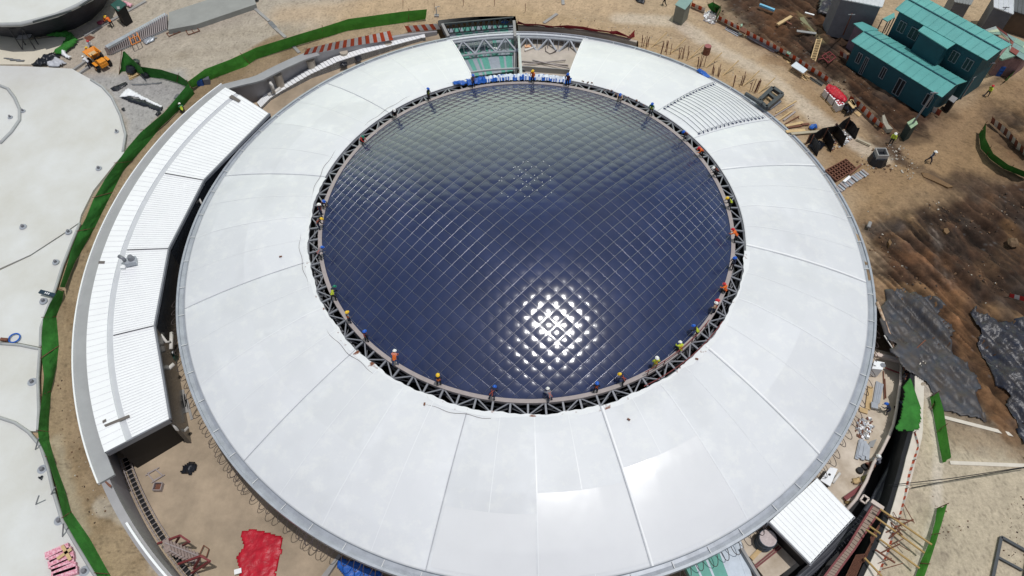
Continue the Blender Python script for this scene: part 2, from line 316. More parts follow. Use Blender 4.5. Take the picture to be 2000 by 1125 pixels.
def ringwall(name,a0,a1,th_in,z0,z1,m,parent=None,n=None,rf=Rin,out=.0,**k):
    q=MB(); n=n or max(2,int(abs(a1-a0)/1.2)); A=np.linspace(a0,a1,n+1)
    for t0,t1 in zip(A[:-1],A[1:]):
        r0,r1=float(rf(t0)),float(rf(t1)); q.prism([pol(r0-th_in,t0,0),pol(r0+out,t0,0),pol(r1+out,t1,0),pol(r1-th_in,t1,0)],z0,z1)
    return q.build(name,m,parent,**k)
# retaining walls
wl=empty('retaining_wall',pol(37.4,190,0),'long curved grey retaining wall round the left side of the courtyard','wall')
ringwall('wall_face',147.5,234,.6,0,3.99,mat('wall_grey',(158,156,158),.8,.12,.5,bump=.01),wl,rf=lambda t:37.82)
ringwall('coping',147,216.5,1.05,4.0,4.22,mat('coping_grey',(156,157,158),.7,.08,.6),wl,out=.05)
ringwall('edge_strip',147,216.5,-.05,4.0,4.34,M_white,wl,out=.16)
wt=empty('retaining_wall',pol(35.2,130,0),'grey concrete retaining wall with pipes behind the striped barrier, upper left','wall')
ringwall('wall_face',108,147,.35,0,3.99,MATS['wall_grey'],wt)
ringwall('coping',131,147,1.0,4.0,4.2,MATS['coping_grey'],wt,out=.1)
for t in (126.5,132.5,118,139): MB().cyl(pol(float(Rin(t))-.5,t,0),.45,3.6,12).build('buttress',M_concrete,wt)
w3=ringwall('retaining_wall',66.2,91.2,.35,3.2,4.05,M_concrete,label='low pale concrete wall of the deck along the red torn netting',cat='wall')
ringwall('trench_coping',301,340.8,-.02,4.0,4.1,mat('pale_edge',(204,196,184),.8,.1,1),out=.7,label='pale concrete coping along the black trench, lower right',cat='coping')
w4=ringwall('trench_wall',301,340.8,.3,-1,4.02,mat('shade_black',(24,26,30),.8,.3,2),label='trench wall with its shade painted black beside the right concrete track',cat='wall')  # wall's shade is put into its near-black colour
def ramp(name,a0,a1,z0,z1,m):
    n=50; q=MB(); A=[];B=[]
    for i in range(n+1):
        f=i/n; t=a0+(a1-a0)*f; z=z0+(z1-z0)*f; A.append(pol(float(Rin(t))-.1,t,z)); B.append(pol(29.0,t,z))
    q.ribbon(A,B); return q.build(name,m,kind='structure')
ramp('ramp_floor',147,107.7,1.2,3.55,M_court)
# ================================================================ DOME
G=4.0; ZR=7.2; RG=17.26
dome=empty('stadium_dome',(0,0,0),'huge round dome with dark blue quilted centre and white membrane ring','dome')
RS=(RG**2+4.0**2)/(2*4.0)
M_glass=mat('navy_cushion_foil',(44,53,84),.25,.10,.5,spec=.5)
def foil():
    n=M_glass.node_tree; L=n.links; b=n.nodes['Principled BSDF']; b.inputs['Roughness'].default_value=.125; b.inputs['Coat Weight'].default_value=.12; b.inputs['Coat Roughness'].default_value=.26
    tc=[x for x in n.nodes if x.type=='TEX_COORD'][0]; nb=n.nodes.new('ShaderNodeTexNoise'); nb.inputs['Scale'].default_value=5; nb.inputs['Detail'].default_value=8; L.new(tc.outputs['Object'],nb.inputs['Vector'])
    bp=n.nodes.new('ShaderNodeBump'); bp.inputs['Distance'].default_value=.004; L.new(nb.outputs[0],bp.inputs['Height']); L.new(bp.outputs[0],b.inputs['Normal'])
foil()
def tint():
    n=M_glass.node_tree; L=n.links; b=n.nodes['Principled BSDF']; src=b.inputs['Base Color'].links[0].from_socket; a=n.nodes.new('ShaderNodeAttribute'); a.attribute_name='soil'; v=n.nodes.new('ShaderNodeVectorMath'); v.operation='MULTIPLY'; L.new(src,v.inputs[0]); L.new(a.outputs['Color'],v.inputs[1]); L.new(v.outputs[0],b.inputs['Base Color'])
tint()
CELL=.958; NC=42; ANG=R(46); KC=.09/RG**2
def sph(x,y): 
    r2=np.minimum(x*x+y*y,RG*RG); return ZR+np.sqrt(RS*RS-r2)-math.sqrt(RS*RS-RG*RG)+.05*(fbm(np.asarray(x)*.35+30,np.asarray(y)*.35,2)-.5)*np.clip((RG-np.sqrt(r2))/2,0,1)
def cushions():
    S=8; n=NC*S+1; u=(np.arange(n)/S-NC/2)*CELL; Ug,Vg=np.meshgrid(u,u,indexing='ij')
    X=Ug*math.cos(ANG)-Vg*math.sin(ANG); Y=Ug*math.sin(ANG)+Vg*math.cos(ANG)
    pa=np.abs(np.sin(np.pi*Ug/CELL+np.pi*(NC%2)/2)); pb=np.abs(np.sin(np.pi*Vg/CELL+np.pi*(NC%2)/2))
    amp=.029*(.8+.4*vn(np.floor(Ug/CELL+.001)*7.3+60,np.floor(Vg/CELL+.001)*3.1+60))
    c_=1-KC*(X*X+Y*Y); X=X*c_; Y=Y*c_
    r=np.hypot(X,Y); q=(pa*pb)**.8*amp*(.85+.3*vn(Ug*.3+5,Vg*.3+70))*(r<RG-.05); k=np.where(r>RG,RG/np.maximum(r,1e-6),1); X=X*k; Y=Y*k
    Z=sph(X,Y)+q+.004*(fbm(Ug*6,Vg*1.2,2)-.5)
    Fq=gridf(n,n); ins=(r.ravel()<RG); keep=ins[Fq].any(1); Fq=Fq[keep]
    V=np.stack([X,Y,Z],-1).reshape(-1,3); used=np.unique(Fq); mp=-np.ones(len(V),int); mp[used]=np.arange(len(used))
    ct=.93+.14*vn(np.floor(Ug/CELL+.01)*5.7+21,np.floor(Vg/CELL+.01)*9.3+77); ds=np.clip(fbm(X*.5+60,Y*.5+20,4)*3-1.4,0,1)*.18; ct=(ct*(1+ds)).reshape(-1)
    o=npmesh('cushion_roof',V[used],mp[Fq],M_glass,parent=dome,attr=np.stack([ct,ct,ct*.98,np.ones_like(ct)],-1)[used])
    lm=mat('foil_welt',(150,150,160),.3,.1,1,metal=1.0)
    for d in (0,1):
        for k in range(-NC//2,NC//2+1):
            c=k*CELL; s=np.linspace(-20,20,160); r_=np.hypot(s,c); s=s[r_*(1-KC*r_*r_)<RG-.03]
            if len(s)<5 or abs(c)*(1-KC*c*c)>RG-.12: continue
            s=np.linspace(s[0],s[-1],max(6,len(s)//2))
            u_,v_=(np.full(len(s),c),s) if d==0 else (s,np.full(len(s),c))
            x=u_*math.cos(ANG)-v_*math.sin(ANG); y=u_*math.sin(ANG)+v_*math.cos(ANG); c_=1-KC*(x*x+y*y); x=x*c_; y=y*c_; z=sph(x,y)+.008
            w=MB().tube(list(zip(x,y,z)),.017 if d else .011,6).build('welt',lm,o,smooth=True)
    return o
roof=cushions()
q=MB()
for l in [(975,352),(1003,327),(1006,326),(1012,326),(1022,316),(1031,315),(1015,332),(1027,332),(1038,326),(1047,326),(1058,334),(1059,340),(1062,315),(1073,323),(1019,337),(1027,341),(1012,344),(1018,349),(1037,348),(1050,348),(1044,353),(1044,343),(1028,355),(1035,360),(1028,365),(1021,360),(1059,356),(1060,363),(1075,345),(1075,352),(1008,372),(1017,372),(1040,372),(1049,372),(1077,376),(1066,384),(1025,384),(1034,384),(992,384),(980,377),(980,346),(980,353),(1004,349)]:
    p=at(*l,11.2); p.z=float(sph(p.x,p.y))+.04; q.ball(p,.042,6,.5)
q.build('tape_patch',M_white,roof)
# ring truss
def ringpath(r,z,a0=0,a1=360,n=180): return [pol(r,t,z) for t in np.linspace(a0,a1,n+1)]
tr=MB(); 
def ringbox(q,r0,r1,z0,z1,a0=0,a1=360,n=180):
    A=np.linspace(a0,a1,n+1); V=[pol(r,t,z) for t in A for r,z in((r0,z0),(r1,z0),(r1,z1),(r0,z1))]
    q.add(V,[(i*4+k,i*4+(k+1)%4,(i+1)*4+(k+1)%4,(i+1)*4+k) for i in range(n) for k in range(4)])
rb=empty('ring_truss',(0,0,0)); rb.parent=dome
q=MB(); ringbox(q,RG-.02,RG+.30,ZR-.25,ZR+.06); q.build('ring_beam',M_beige,rb)
q=MB(); q.tube([pol(18.42,t,6.95) for t in np.linspace(0,358,180)],.09,6,True); q.tube([pol(17.4,t,6.0) for t in np.linspace(0,358,180)],.08,6,True); q.tube([pol(18.3,t,5.6) for t in np.linspace(0,358,180)],.1,6,True); q.tube([pol(17.9,t,5.2) for t in np.linspace(0,358,180)],.07,6,True); q.build('chord',M_steel,rb)
NB=88
rs=MB().beam(pol(RG+.2,0,ZR-.12),pol(18.42,0,6.98),.14,.14).build('radial_strut',M_steel,rb)
dg=[]
for a,b in ((360/NB,0),(0,360/NB)):
    q=MB().beam(pol(RG+.2,a,ZR-.14),pol(18.42,b,6.96),.1,.1); q.beam(pol(17.4,a,6.0),pol(18.4,b,6.9),.07); q.beam(pol(17.4,a,6.0),pol(17.45,b,7.0),.06); q.beam(pol(17.9,a,5.2),pol(18.3,b,5.6),.06); dg.append(q.build('diagonal_web',M_steel,rb))
for k in range(1,NB):
    c=rs.copy(); col.objects.link(c); c.rotation_euler.z=R(k*360/NB)
    if k>1: c=dg[k%2].copy(); col.objects.link(c); c.rotation_euler.z=R(k*360/NB)
dg[1].rotation_euler.z=R(360/NB)
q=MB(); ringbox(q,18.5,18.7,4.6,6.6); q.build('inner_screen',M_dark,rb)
# membrane ring, eleven panels
R0,R1=18.45,29.25
def fz(r,t,seg0,seglen):
    u=(r-R0)/(R1-R0); z=4.32+2.83*(1-u)*(1+.45*u)
    v=(t-seg0)/seglen; tri=1-abs(2*v-1); z+=.2*tri*min(1,(1-u)*6)*min(1,u*8)
    z+=.14*max(0,1-abs(u-.5)/.5)*min(1,tri*3); return z
SEAMS=[-73.8+360-360,-43.5,-8.9,17.8,46.8,76.8]
SEG=[(-73.8,-43.5),(-43.5,-9.2),(-9.2,18),(18,32),(32,46.8),(46.8,76.9),(106,135),(135,165.5),(165.5,195.3),(195.3,225.5),(225.5,256.5),(256.5,286.2)]
for a0,a1 in SEG:
    na=110; nr=80; TT,RR=np.meshgrid(np.linspace(a0,a1,na),np.linspace(R0,R1,nr),indexing='ij')
    Z=np.array([[fz(r,t,a0,a1-a0) for r in RR[i]] for i,t in enumerate(TT[:,0])])
    X=RR*np.cos(np.radians(TT)); Y=RR*np.sin(np.radians(TT)); Z=Z+.02*(fbm(X*.6+90,Y*.6+10,3)-.5)
    # each half panel is pulled a touch differently
    if a0 in(-73.8,256.5): pass
    V=np.stack([X,Y,Z],-1).reshape(-1,3); U_=(RR-R0)/(R1-R0); H_=(TT-a0)/(a1-a0); qt=RNG.uniform(.93,1.0,(2,2)); wob=(fbm(X*.8,Y*.8+40,3)-.5)
    tone=np.where(H_<.5,np.where(U_<.5,qt[0,0],qt[0,1]),np.where(U_<.5,qt[1,0],qt[1,1])); fold=np.minimum(np.abs(H_-.5)*(a1-a0)*RR*.0175,np.minimum(np.abs(H_),np.abs(1-H_))*(a1-a0)*RR*.0175)
    dust=np.clip(1-(fold+wob*2.2)/1.1,0,1)*np.clip(fbm(X*2,Y*2,4)*3-1,0,1); tone=tone+(1.02-tone)*dust*.75; tone=tone*(1-.05*np.clip(fbm(X*.35+5,Y*.35,3)*4-2.2,0,1))
    A4=np.stack([tone,tone,tone*1.0+.0*tone,np.ones_like(tone)],-1).reshape(-1,4); o=npmesh('membrane_panel',V,gridf(na,nr)[:,::-1],M_fab,parent=dome,attr=A4)
    s=o.modifiers.new('s','SOLIDIFY'); s.thickness=.05; s.offset=-1
M_seam=mat('seam_cord',(162,167,176),.6,.2,3)
for t in (-73.8,-43.5,-9.2,18,32,46.8,135,165.5,195.3,225.5,256.5):
    q=MB(); rs=np.linspace(R0+.05,R1-.02,24)
    q.tube([pol(r,t,fz(r,t,t,30)+.012) for r in rs],.014,5).build('seam',M_seam,dome)
    if t in(-73.8,-43.5,-9.2,18):
        A=[pol(r,t+5/r,fz(r,t,t,30)+.02) for r in rs]; B=[pol(r,t+12/r,fz(r,t,t,30)+.03) for r in rs]; MB().ribbon(A,B).build('cover_strip',M_white,dome)
for t in (76.9,106): 
    MB().tube([pol(r,t,fz(r,t,t,30)-.02) for r in np.linspace(R0,R1,20)],.09,6).build('edge_tube',M_white,dome,smooth=True)
M_weld=mat('weld_strip',(226,228,230),.38,.02,1)
for a0,a1 in SEG:
    for f in ((.5,) if a1-a0<20 else (.25,.5,.75)):
        t=a0+(a1-a0)*f; rs=np.linspace(R0+.2,R1-.1,40); w_=2.6 if f==.5 else 1.5
        MB().ribbon([pol(r,t-w_/r,fz(r,t-w_/r,a0,a1-a0)+.016) for r in rs],[pol(r,t+w_/r,fz(r,t+w_/r,a0,a1-a0)+.016) for r in rs]).build('weld_strip',M_weld,dome)
# inner hem with rust stains
M_hem=mat('rusty_hem',(222,224,225),.5,.03,1); 
def hem():
    n=M_hem.node_tree; L=n.links; b=n.nodes['Principled BSDF']; tc=[x for x in n.nodes if x.type=='TEX_COORD'][0]; rp=[x for x in n.nodes if x.type=='VALTORGB'][0]
    no=n.nodes.new('ShaderNodeTexNoise'); no.inputs['Scale'].default_value=1.3; no.inputs['Detail'].default_value=7; L.new(tc.outputs['Object'],no.inputs['Vector'])
    r=n.nodes.new('ShaderNodeValToRGB'); r.color_ramp.elements[0].position=.60; r.color_ramp.elements[1].position=.68; r.color_ramp.elements[0].color=(0,0,0,1); L.new(no.outputs[0],r.inputs[0])
    mx=n.nodes.new('ShaderNodeMix'); mx.data_type='RGBA'; L.new(r.outputs[0],mx.inputs[0]); L.new(rp.outputs[0],mx.inputs[6]); mx.inputs[7].default_value=(*lin((120,72,48)),1); L.new(mx.outputs[2],b.inputs['Base Color'])
hem()
for a0,a1,ph in ((166,225,0),(226,286,1),(287,349,2)):
    A=np.linspace(a0,a1,90); MB().ribbon([pol(18.8,t,fz(18.8,t,t,30)+.03) for t in A],[pol(18.38+.06*math.sin(t*.37+ph)+.04*math.sin(t*.83)+.03*math.sin(t*2.3),t,7.17) for t in A]).build('inner_hem',M_hem,dome,solid=.03)
# added glossy overlays that make the sun glare on three quarter panels
M_gloss=mat('smooth_membrane',(219,220,222),.25,.02,.4,spec=.4)
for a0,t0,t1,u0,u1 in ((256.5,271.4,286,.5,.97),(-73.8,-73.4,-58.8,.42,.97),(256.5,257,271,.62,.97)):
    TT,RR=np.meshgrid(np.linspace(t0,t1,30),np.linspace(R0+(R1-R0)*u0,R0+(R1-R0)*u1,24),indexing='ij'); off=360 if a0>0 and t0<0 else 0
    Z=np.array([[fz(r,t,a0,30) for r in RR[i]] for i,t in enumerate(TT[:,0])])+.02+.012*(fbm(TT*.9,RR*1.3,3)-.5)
    V=np.stack([RR*np.cos(np.radians(TT)),RR*np.sin(np.radians(TT)),Z],-1).reshape(-1,3); npmesh('glare_patch',V,gridf(30,24)[:,::-1],M_gloss,parent=dome)
MB().tube([pol(19.0+.1*math.sin(t*.21)+.07*math.sin(t*.9),t,fz(19.0,t,t,30)+.05) for t in np.linspace(108,262,160)],.014,4).build('safety_rope',M_rubber,dome)
# gutter
q=MB(); A=np.linspace(0,360,241); prof=[(29.2,4.34),(29.26,4.05),(29.5,3.98),(29.78,4.02),(29.80,4.16),(29.98,4.16),(30.0,3.75),(29.4,3.6),(29.0,3.8)]; n=len(prof)
q.add([pol(r,t,z) for t in A for r,z in prof],[(i*n+k,(i+1)*n+k,(i+1)*n+(k+1)%n,i*n+(k+1)%n) for i in range(240) for k in range(n)])
gut=q.build('gutter',M_gut,dome)
st=MB().box((29.6,0,4.12),(.6,.05,.04)).build('gutter_strap',mat('pale_strap',(205,205,205),.5),gut)
for k in range(1,66):
    c=st.copy(); col.objects.link(c); c.parent=gut; c.rotation_euler.z=R(k*360/66+random.uniform(-.4,.4))
# drum wall
q=MB(); ringbox(q,28.6,28.9,0,3.7,0,63,40); ringbox(q,28.6,28.9,0,3.7,108,360,150); q.build('drum_wall',M_conc2,dome)
# cable loops below the gutter
def loop(seed):
    random.seed(seed); w=random.uniform(.24,.34); dd=random.uniform(.6,.85); P=[]
    for s in np.linspace(0,1,13):
        a=PI*s; P.append(Vector((29.95+math.sin(a)*dd*.8,-w*math.cos(a),3.85-math.sin(a)*dd*.55)))
    return MB().tube(P,.026,5).build('cable_loop',M_rubber,dome,smooth=True)
protos=[loop(i) for i in range(5)]
angs=[t for t in np.arange(193,256,1.75)]+[t for t in np.arange(287,350,1.9)]
for i,t in enumerate(angs):
    if i<5: c=protos[i]
    else: c=protos[i%5].copy(); col.objects.link(c)
    c.parent=dome; c.rotation_euler.z=R(t+random.uniform(-.35,.35))
for k,t in enumerate((239,240.1,241.3,304.5,306,225.2,226.1)):
    c=protos[k%5].copy(); col.objects.link(c); c.parent=dome; c.rotation_euler.z=R(t)
# steelwork bridging the open bay
q=MB(); q.tube(ringpath(29.3,4.18,76,107,24),.2,8); q.tube(ringpath(28.95,4.1,76,107,24),.13,6); q.tube(ringpath(27.75,3.15,76,107,24),.12,6); q.tube(ringpath(24.2,3.6,76,107,24),.12,6)
A=np.linspace(77.5,106,13)
for i,(a,b) in enumerate(zip(A[:-1],A[1:])):
    q.beam(pol(28.95,a,4.1) if i%2 else pol(27.75,a,3.15),pol(27.75,b,3.15) if i%2 else pol(28.95,b,4.1),.17,.17)
q.build('open_bay_truss',mat('light_steel',(172,176,182),.4,.08,2,metal=.2),dome)
q=MB()
for i,a in enumerate(np.linspace(77.5,106,25)): q.beam(pol(28.95,a,4.1),pol(27.75,a,2.9),.05)
q.build('hanger_rod',M_steel,dome)
q=MB(); q.beam(pol(29.1,91.2,4.15),pol(18.45,91.2,7.1),.26,.26); q.build('radial_beam',MATS['light_steel'],dome)
q=MB(); q.beam(pol(24.2,77,3.5),pol(24.2,91,3.5),.1,.9); q.build('fascia_plate',M_conc2,dome)
# lashed patch panel: cords with clamps at both seams
M_cord=mat('thin_cord',(110,116,128),.6,.2,3)
for k in range(17):
    r=19.3+k*.56; P=[pol(r,t,fz(r,t,32,14.8)+.04) for t in np.linspace(32.6,46.2,14)]
    MB().tube(P,.022,4).build('lashing_cord',M_cord,dome)
    for t in (32.7,46.0):
        b=MB(); random.seed(k*3+int(t)); z=fz(r,t,32,14.8)+.06
        b.box(pol(r,t,z),(.22,.1,.1),random.random()*3); b.tube([pol(r,t,z),pol(r+.1,t+.5,z+.05),pol(r+.3,t+.4,z+.02),pol(r+.25,t-.3,z)],.022,4); b.build('clamp',mat('clutter_dark',(66,72,96),.6,.4,6),dome)
# ================================================================ helpers for objects
def T(m,label,cat,group=None): return dict(label=label,cat=cat,group=group)
def sheet(name,poly,z,amp,m,sp=.12,fr=1.2,follow=False,parent=None,lift=None,rag=.12,thick=.012,**k):
    """crumpled cloth or plastic lying on z; poly = world points"""
    P=[(p[0],p[1]) for p in poly]; xs=[p[0] for p in P]; ys=[p[1] for p in P]
    nx=max(4,int((max(xs)-min(xs))/sp)+2); ny=max(4,int((max(ys)-min(ys))/sp)+2)
    X,Y=np.meshgrid(min(xs)+np.arange(nx)*sp,min(ys)+np.arange(ny)*sp,indexing='ij')
    kf=2 if rag<.3 else .8; wx=X+(fbm(X*kf+5,Y*kf+9,2)-.5)*rag*2; wy=Y+(fbm(X*kf+50,Y*kf+90,2)-.5)*rag*2; ins=inpoly(wx,wy,P)
    h=1-np.abs(2*fbm(X*fr+11,Y*fr+7,4)-1); h2=1-np.abs(2*fbm(X*fr*1.9+31,Y*fr*1.9+70,3)-1)
    d=strokedist(X,Y,P+[P[0]]); Z=z+amp*(h**3*.8+h2**2*.4)*np.clip(d/(.35)+.25,0,1)
    if lift: Z=Z+lift(X,Y,d)
    if follow: Z=Z-z+gz(X,Y)+.05
    Fq=gridf(nx,ny); keep=ins.ravel()[Fq].sum(1)>=3; Fq=Fq[keep]
    V=np.stack([X,Y,Z],-1).reshape(-1,3); u=np.unique(Fq); mp=-np.ones(len(V),int); mp[u]=np.arange(len(u))
    c=np.array([np.mean(xs),np.mean(ys),z]); V=V[u]-(c if parent is None else np.array(parent_loc(parent)))
    o=npmesh(name,V,mp[Fq],m,parent=parent)
    if parent is None: o.location=c
    s=o.modifiers.new('s','SOLIDIFY'); s.thickness=thick; tag(o,k.get('label'),k.get('cat'),k.get('group'),k.get('kind')); return o
def flat(name,px,z,m,h=.006,base=None,parent=None,**k):
    return MB().prism(pts(px,z),(z-.0 if base is None else base),z+h).build(name,m,parent,**k)
def dens(L,n=6):
    out=[]
    for a,b in zip(L[:-1],L[1:]):
        for i in range(n): out.append((a[0]+(b[0]-a[0])*i/n,a[1]+(b[1]-a[1])*i/n))
    return out+[L[-1]]
def net_fence(base,top,h,label,posts=None,z=4.0,m=None,amp=.16,cat='net fence'):
    B=[at(x,y,z+.02) for x,y in dens(base,5)]; Tt=[at(x,y,z+h) for x,y in dens(top,5)]
    e=empty('net_fence',B[len(B)//2],label,cat); n=len(B); rows=7; V=[]
    for j in range(rows):
        f=j/(rows-1)
        for i in range(n):
            p=B[i].lerp(Tt[i],f); nn=(Tt[i]-B[i]).cross(Vector((B[min(i+1,n-1)]-B[max(i-1,0)]))).normalized()
            V.append(p+nn*amp*(math.sin(f*PI)*(random.random()-.4)+.3*math.sin(i*.8)*math.sin(f*PI)) + Vector((0,0,-.1*math.sin(f*PI))))
    q=MB(); q.add(V,[(j*n+i,j*n+i+1,(j+1)*n+i+1,(j+1)*n+i) for j in range(rows-1) for i in range(n-1)])
    q.build('net',m or M_green,e,smooth=True)
    for i in range(0,n,posts or 10):
        MB().tube([B[i]+Vector((0,0,-.02)),Tt[i]+Vector((0,0,.25))],.03,5).build('post',M_rust,e)
    return e
def barrier(base,top,h,label,z=4.0,step=.42,cols=((188,72,36),(206,200,196)),cat='barrier'):
    B=[at(x,y,z+.02) for x,y in base]; Tt=[at(x,y,z+h) for x,y in top]
    def samp(P,n):
        L=[0]; 
        for a,b in zip(P[:-1],P[1:]): L.append(L[-1]+(b-a).length)
        out=[]
        for k in range(n+1):
            s=L[-1]*k/n; i=max(j for j in range(len(L)) if L[j]<=s+1e-6); i=min(i,len(P)-2); out.append(P[i].lerp(P[i+1],(s-L[i])/max(1e-6,L[i+1]-L[i])))
        return out,L[-1]
    _,ln=samp(B,2); n=max(4,int(ln/step)); b,_=samp(B,n); t,_=samp(Tt,n)
    e=empty('safety_barrier',b[n//2],label,cat); q=MB()
    for i in range(n):
        for r in range(2):
            q.mi=(i+r)%2 if r else i%2
            f0,f1=r/2,(r+1)/2; w0=Vector((random.uniform(-.05,.05),random.uniform(-.05,.05),0))
            q.mi=i%2
            q.add([b[i].lerp(t[i],f0),b[i+1].lerp(t[i+1],f0),b[i+1].lerp(t[i+1],f1),b[i].lerp(t[i],f1)],[(0,1,2,3)])
    q.build('striped_net',[mat('barrier_orange%d'%cols[0][0],cols[0],.6,.2,5),mat('barrier_white',cols[1],.6,.15,5)],e)
    for i in range(0,n+1,8): MB().tube([b[i]-Vector((0,0,.02)),t[i]+Vector((0,0,.15))],.025,5).build('post',M_rust,e)
    return e
def beamobj(name,p0,p1,w,h,m,label,cat,group=None,z0=4.0,z1=None):
    z1=z0 if z1 is None else z1
    return MB().beam(at(*p0,z0)+Vector((0,0,h/2)),at(*p1,z1)+Vector((0,0,h/2)),w,h).build(name,m,label=label,cat=cat,group=group)
def planks(p0,p1,q0,n,m,label,cat='planks',name='timber_plank',z=4.0,w=.16,h=.06,grp=None):
    """n planks from p0->p1 stepping to q0 (px)"""
    a=at(*p0,z);b=at(*p1,z);c=at(*q0,z)-a
    for i in range(n):
        f=i/max(1,n-1); o=Vector((random.uniform(-.15,.15),random.uniform(-.15,.15),.01+h/2)); k=random.uniform(-.25,.25)
        d=(b-a)*(1+k*.2)
        MB().beam(a+c*f+o,a+c*f+d+o+Vector((random.uniform(-.2,.2),random.uniform(-.2,.2),0)),w,h).build(name,m,label=label,cat=cat,group=grp or label)
def rubble(name,px,n,m,size,label,cat,z=4.0,kind=None,spread=.3):
    P=[(p[0],p[1]) for p in pts(px,z)]; xs=[p[0] for p in P]; ys=[p[1] for p in P]; q=MB(); k=0
    while k<n:
        x=random.uniform(min(xs),max(xs)); y=random.uniform(min(ys),max(ys))
        if not inpoly(np.array([x]),np.array([y]),P)[0]: continue
        s=size*random.uniform(.4,1.3); k+=1; q.mi=random.randrange(len(m))
        Q=Matrix.Rotation(random.random()*6,3,'Z')@Matrix.Rotation(random.uniform(-.6,.6),3,'X')
        q.box((x,y,z+s*.2),(s,s*random.uniform(.3,.9),s*random.uniform(.1,.5)),R3=Q)
    return q.build(name,m,label=label,cat=cat,kind='stuff')
def roofed(name,label,cat,eaveA,eaveB,ridge,ze,zr,wallm,roofm,zg=4.0,inset=.45,group=None):
    """gable or curved shed: eaveA,eaveB,ridge = 2 px points each (start,end)"""
    A=[at(*p,ze) for p in eaveA]; Bv=[at(*p,ze) for p in eaveB]; Rg=[at(*p,zr) for p in ridge]
    e=empty(name,Vector((A[0].x,A[0].y,zg)),label,cat,group)
    q=MB(); n=10
    for s,(P,Qv) in enumerate(((A,Rg),(Rg,Bv))):
        V=[]; 
        for i in range(n+1):
            for j in (0,1): V.append(P[0].lerp(P[1],i/n) if j==0 else Qv[0].lerp(Qv[1],i/n))
        k=len(q.v); q.add(V,[(2*i,2*i+2,2*i+3,2*i+1) for i in range(n)])
    q.build('roof',roofm,e,solid=.08)
    # standing seams
    rm=MB()
    L=(A[1]-A[0]).length; ns=max(3,int(L/.9))
    for i in range(ns+1):
        f=i/ns
        for P,Qv in ((A,Rg),(Rg,Bv)): rm.beam(P[0].lerp(P[1],f)+Vector((0,0,.03)),Qv[0].lerp(Qv[1],f)+Vector((0,0,.03)),.05,.04)
    rm.build('roof_seams',roofm,e)
    rc=MB().beam(Rg[0]+Vector((0,0,.04)),Rg[1]+Vector((0,0,.04)),.16,.06).build('ridge_cap',wallm,e)
    C=[A[0],A[1],Rg[1],Bv[1],Bv[0],Rg[0]]; c=sum(C,Vector())/6
    W=[p+(c-p).normalized()*inset for p in C]
    MB().prism(W,zg,[ze-.1,ze-.1,zr-.12,ze-.1,ze-.1,zr-.12] if sum(W[i].x*W[(i+1)%6].y-W[(i+1)%6].x*W[i].y for i in range(6))>0 else [ze-.1,ze-.1,zr-.12,ze-.1,ze-.1,zr-.12][::-1]).build('wall',wallm,e)
    return e,W,A
def hut(name,label,cat,quad,z1,bodym,roofm,shrink=.82,zg=4.0,tilt=.15,group=None):
    P=[at(*p,z1) for p in quad]; c=sum(P,Vector())/4; e=empty(name,Vector((c.x,c.y,zg)),label,cat,group)
    MB().prism(P,[z1,z1,z1+tilt,z1+tilt],[z1+.07,z1+.07,z1+tilt+.07,z1+tilt+.07]).build('roof',roofm,e)
    W=[c+(p-c)*shrink for p in P]; MB().prism(W,zg,z1).build('wall',bodym,e)
    a,b=W[1],W[2]; m=(a+b)/2; MB().beam(Vector((m.x,m.y,zg+.95)),Vector((m.x,m.y,zg+.96)),.02).build('door_bolt',M_steel,e)
    return e,W
def barrel(px,z,r,h,m,label,cat='drum',lid=None):
    c=at(*px,z); e=empty('oil_drum',c,label,cat); MB().cyl(c,r,h,18).build('shell',m,e)
    q=MB()
    for f in (.33,.66): q.cyl(c+Vector((0,0,h*f)),r*1.04,.04,18)
    q.build('hoop',m,e); MB().cyl(c+Vector((0,0,h)),r*.94,.02,18).build('lid',lid or m,e); return e
# ================================================================ LEFT: flat membrane roofs
M_mat=mat('off_white_membrane',(206,207,206),.6,.05,.16,spec=.3,bump=.01,bscale=3,c2=(194,192,184))
M_mat2=mat('cream_membrane',(212,204,186),.6,.08,.4,spec=.3)
def slab(px,z,label,m=None,curb=None,h=.25,name='membrane_roof'):
    P=pts(px,z); c=sum(P,Vector())/len(P); e=empty(name,Vector((c.x,c.y,4)),label,'flat roof')
    MB().prism(P,4.0,z).build('membrane',m or M_mat,e)
    if curb:
        MB().tube([at(x,y,z+.02) for x,y in dens(curb,4)],.13,6).build('curb',mat('curb_grey',(166,168,168),.6,.1,1),e,smooth=True)
    return e
slab([(-260,90),(0,128),(60,130),(140,134),(165,148),(192,163),(215,190),(235,225),(245,262),(242,300),(222,322),(182,372),(158,420),(155,434),(120,458),(60,497),(0,524),(-260,600)],4.26,'large round white membrane roof at the left edge, the uppermost beside the green net',curb=[(178,156),(200,170),(218,190),(235,225),(245,262),(240,296)])
slab([(-260,606),(0,528),(60,500),(120,461),(156,436),(140,474),(122,520),(108,565),(96,600),(84,625),(79,678),(40,670),(0,667),(-260,668)],4.22,'white membrane roof between two grey seams, just above the blue hose ring',curb=[(156,436),(140,474),(122,520),(108,565),(92,605),(80,640),(79,676)])
slab([(-260,672),(0,671),(40,674),(78,682),(74,740),(75,800),(74,842),(60,842),(30,822),(0,812),(-260,790)],4.30,'white membrane roof below the blue hose ring, bounded by a curved seam',curb=[(0,671),(40,674),(78,682),(74,740),(76,800),(74,842)])
slab([(-260,796),(0,816),(30,826),(56,844),(80,872),(94,915),(104,958),(113,992),(122,1017),(148,1062),(190,1130),(230,1200),(-200,1250)],4.34,'white membrane roof in the lower left corner carrying pink wrapped stacks',curb=[(-60,806),(0,816),(30,826),(56,844),(80,872),(94,915),(104,958),(122,1017),(148,1062),(190,1130)])
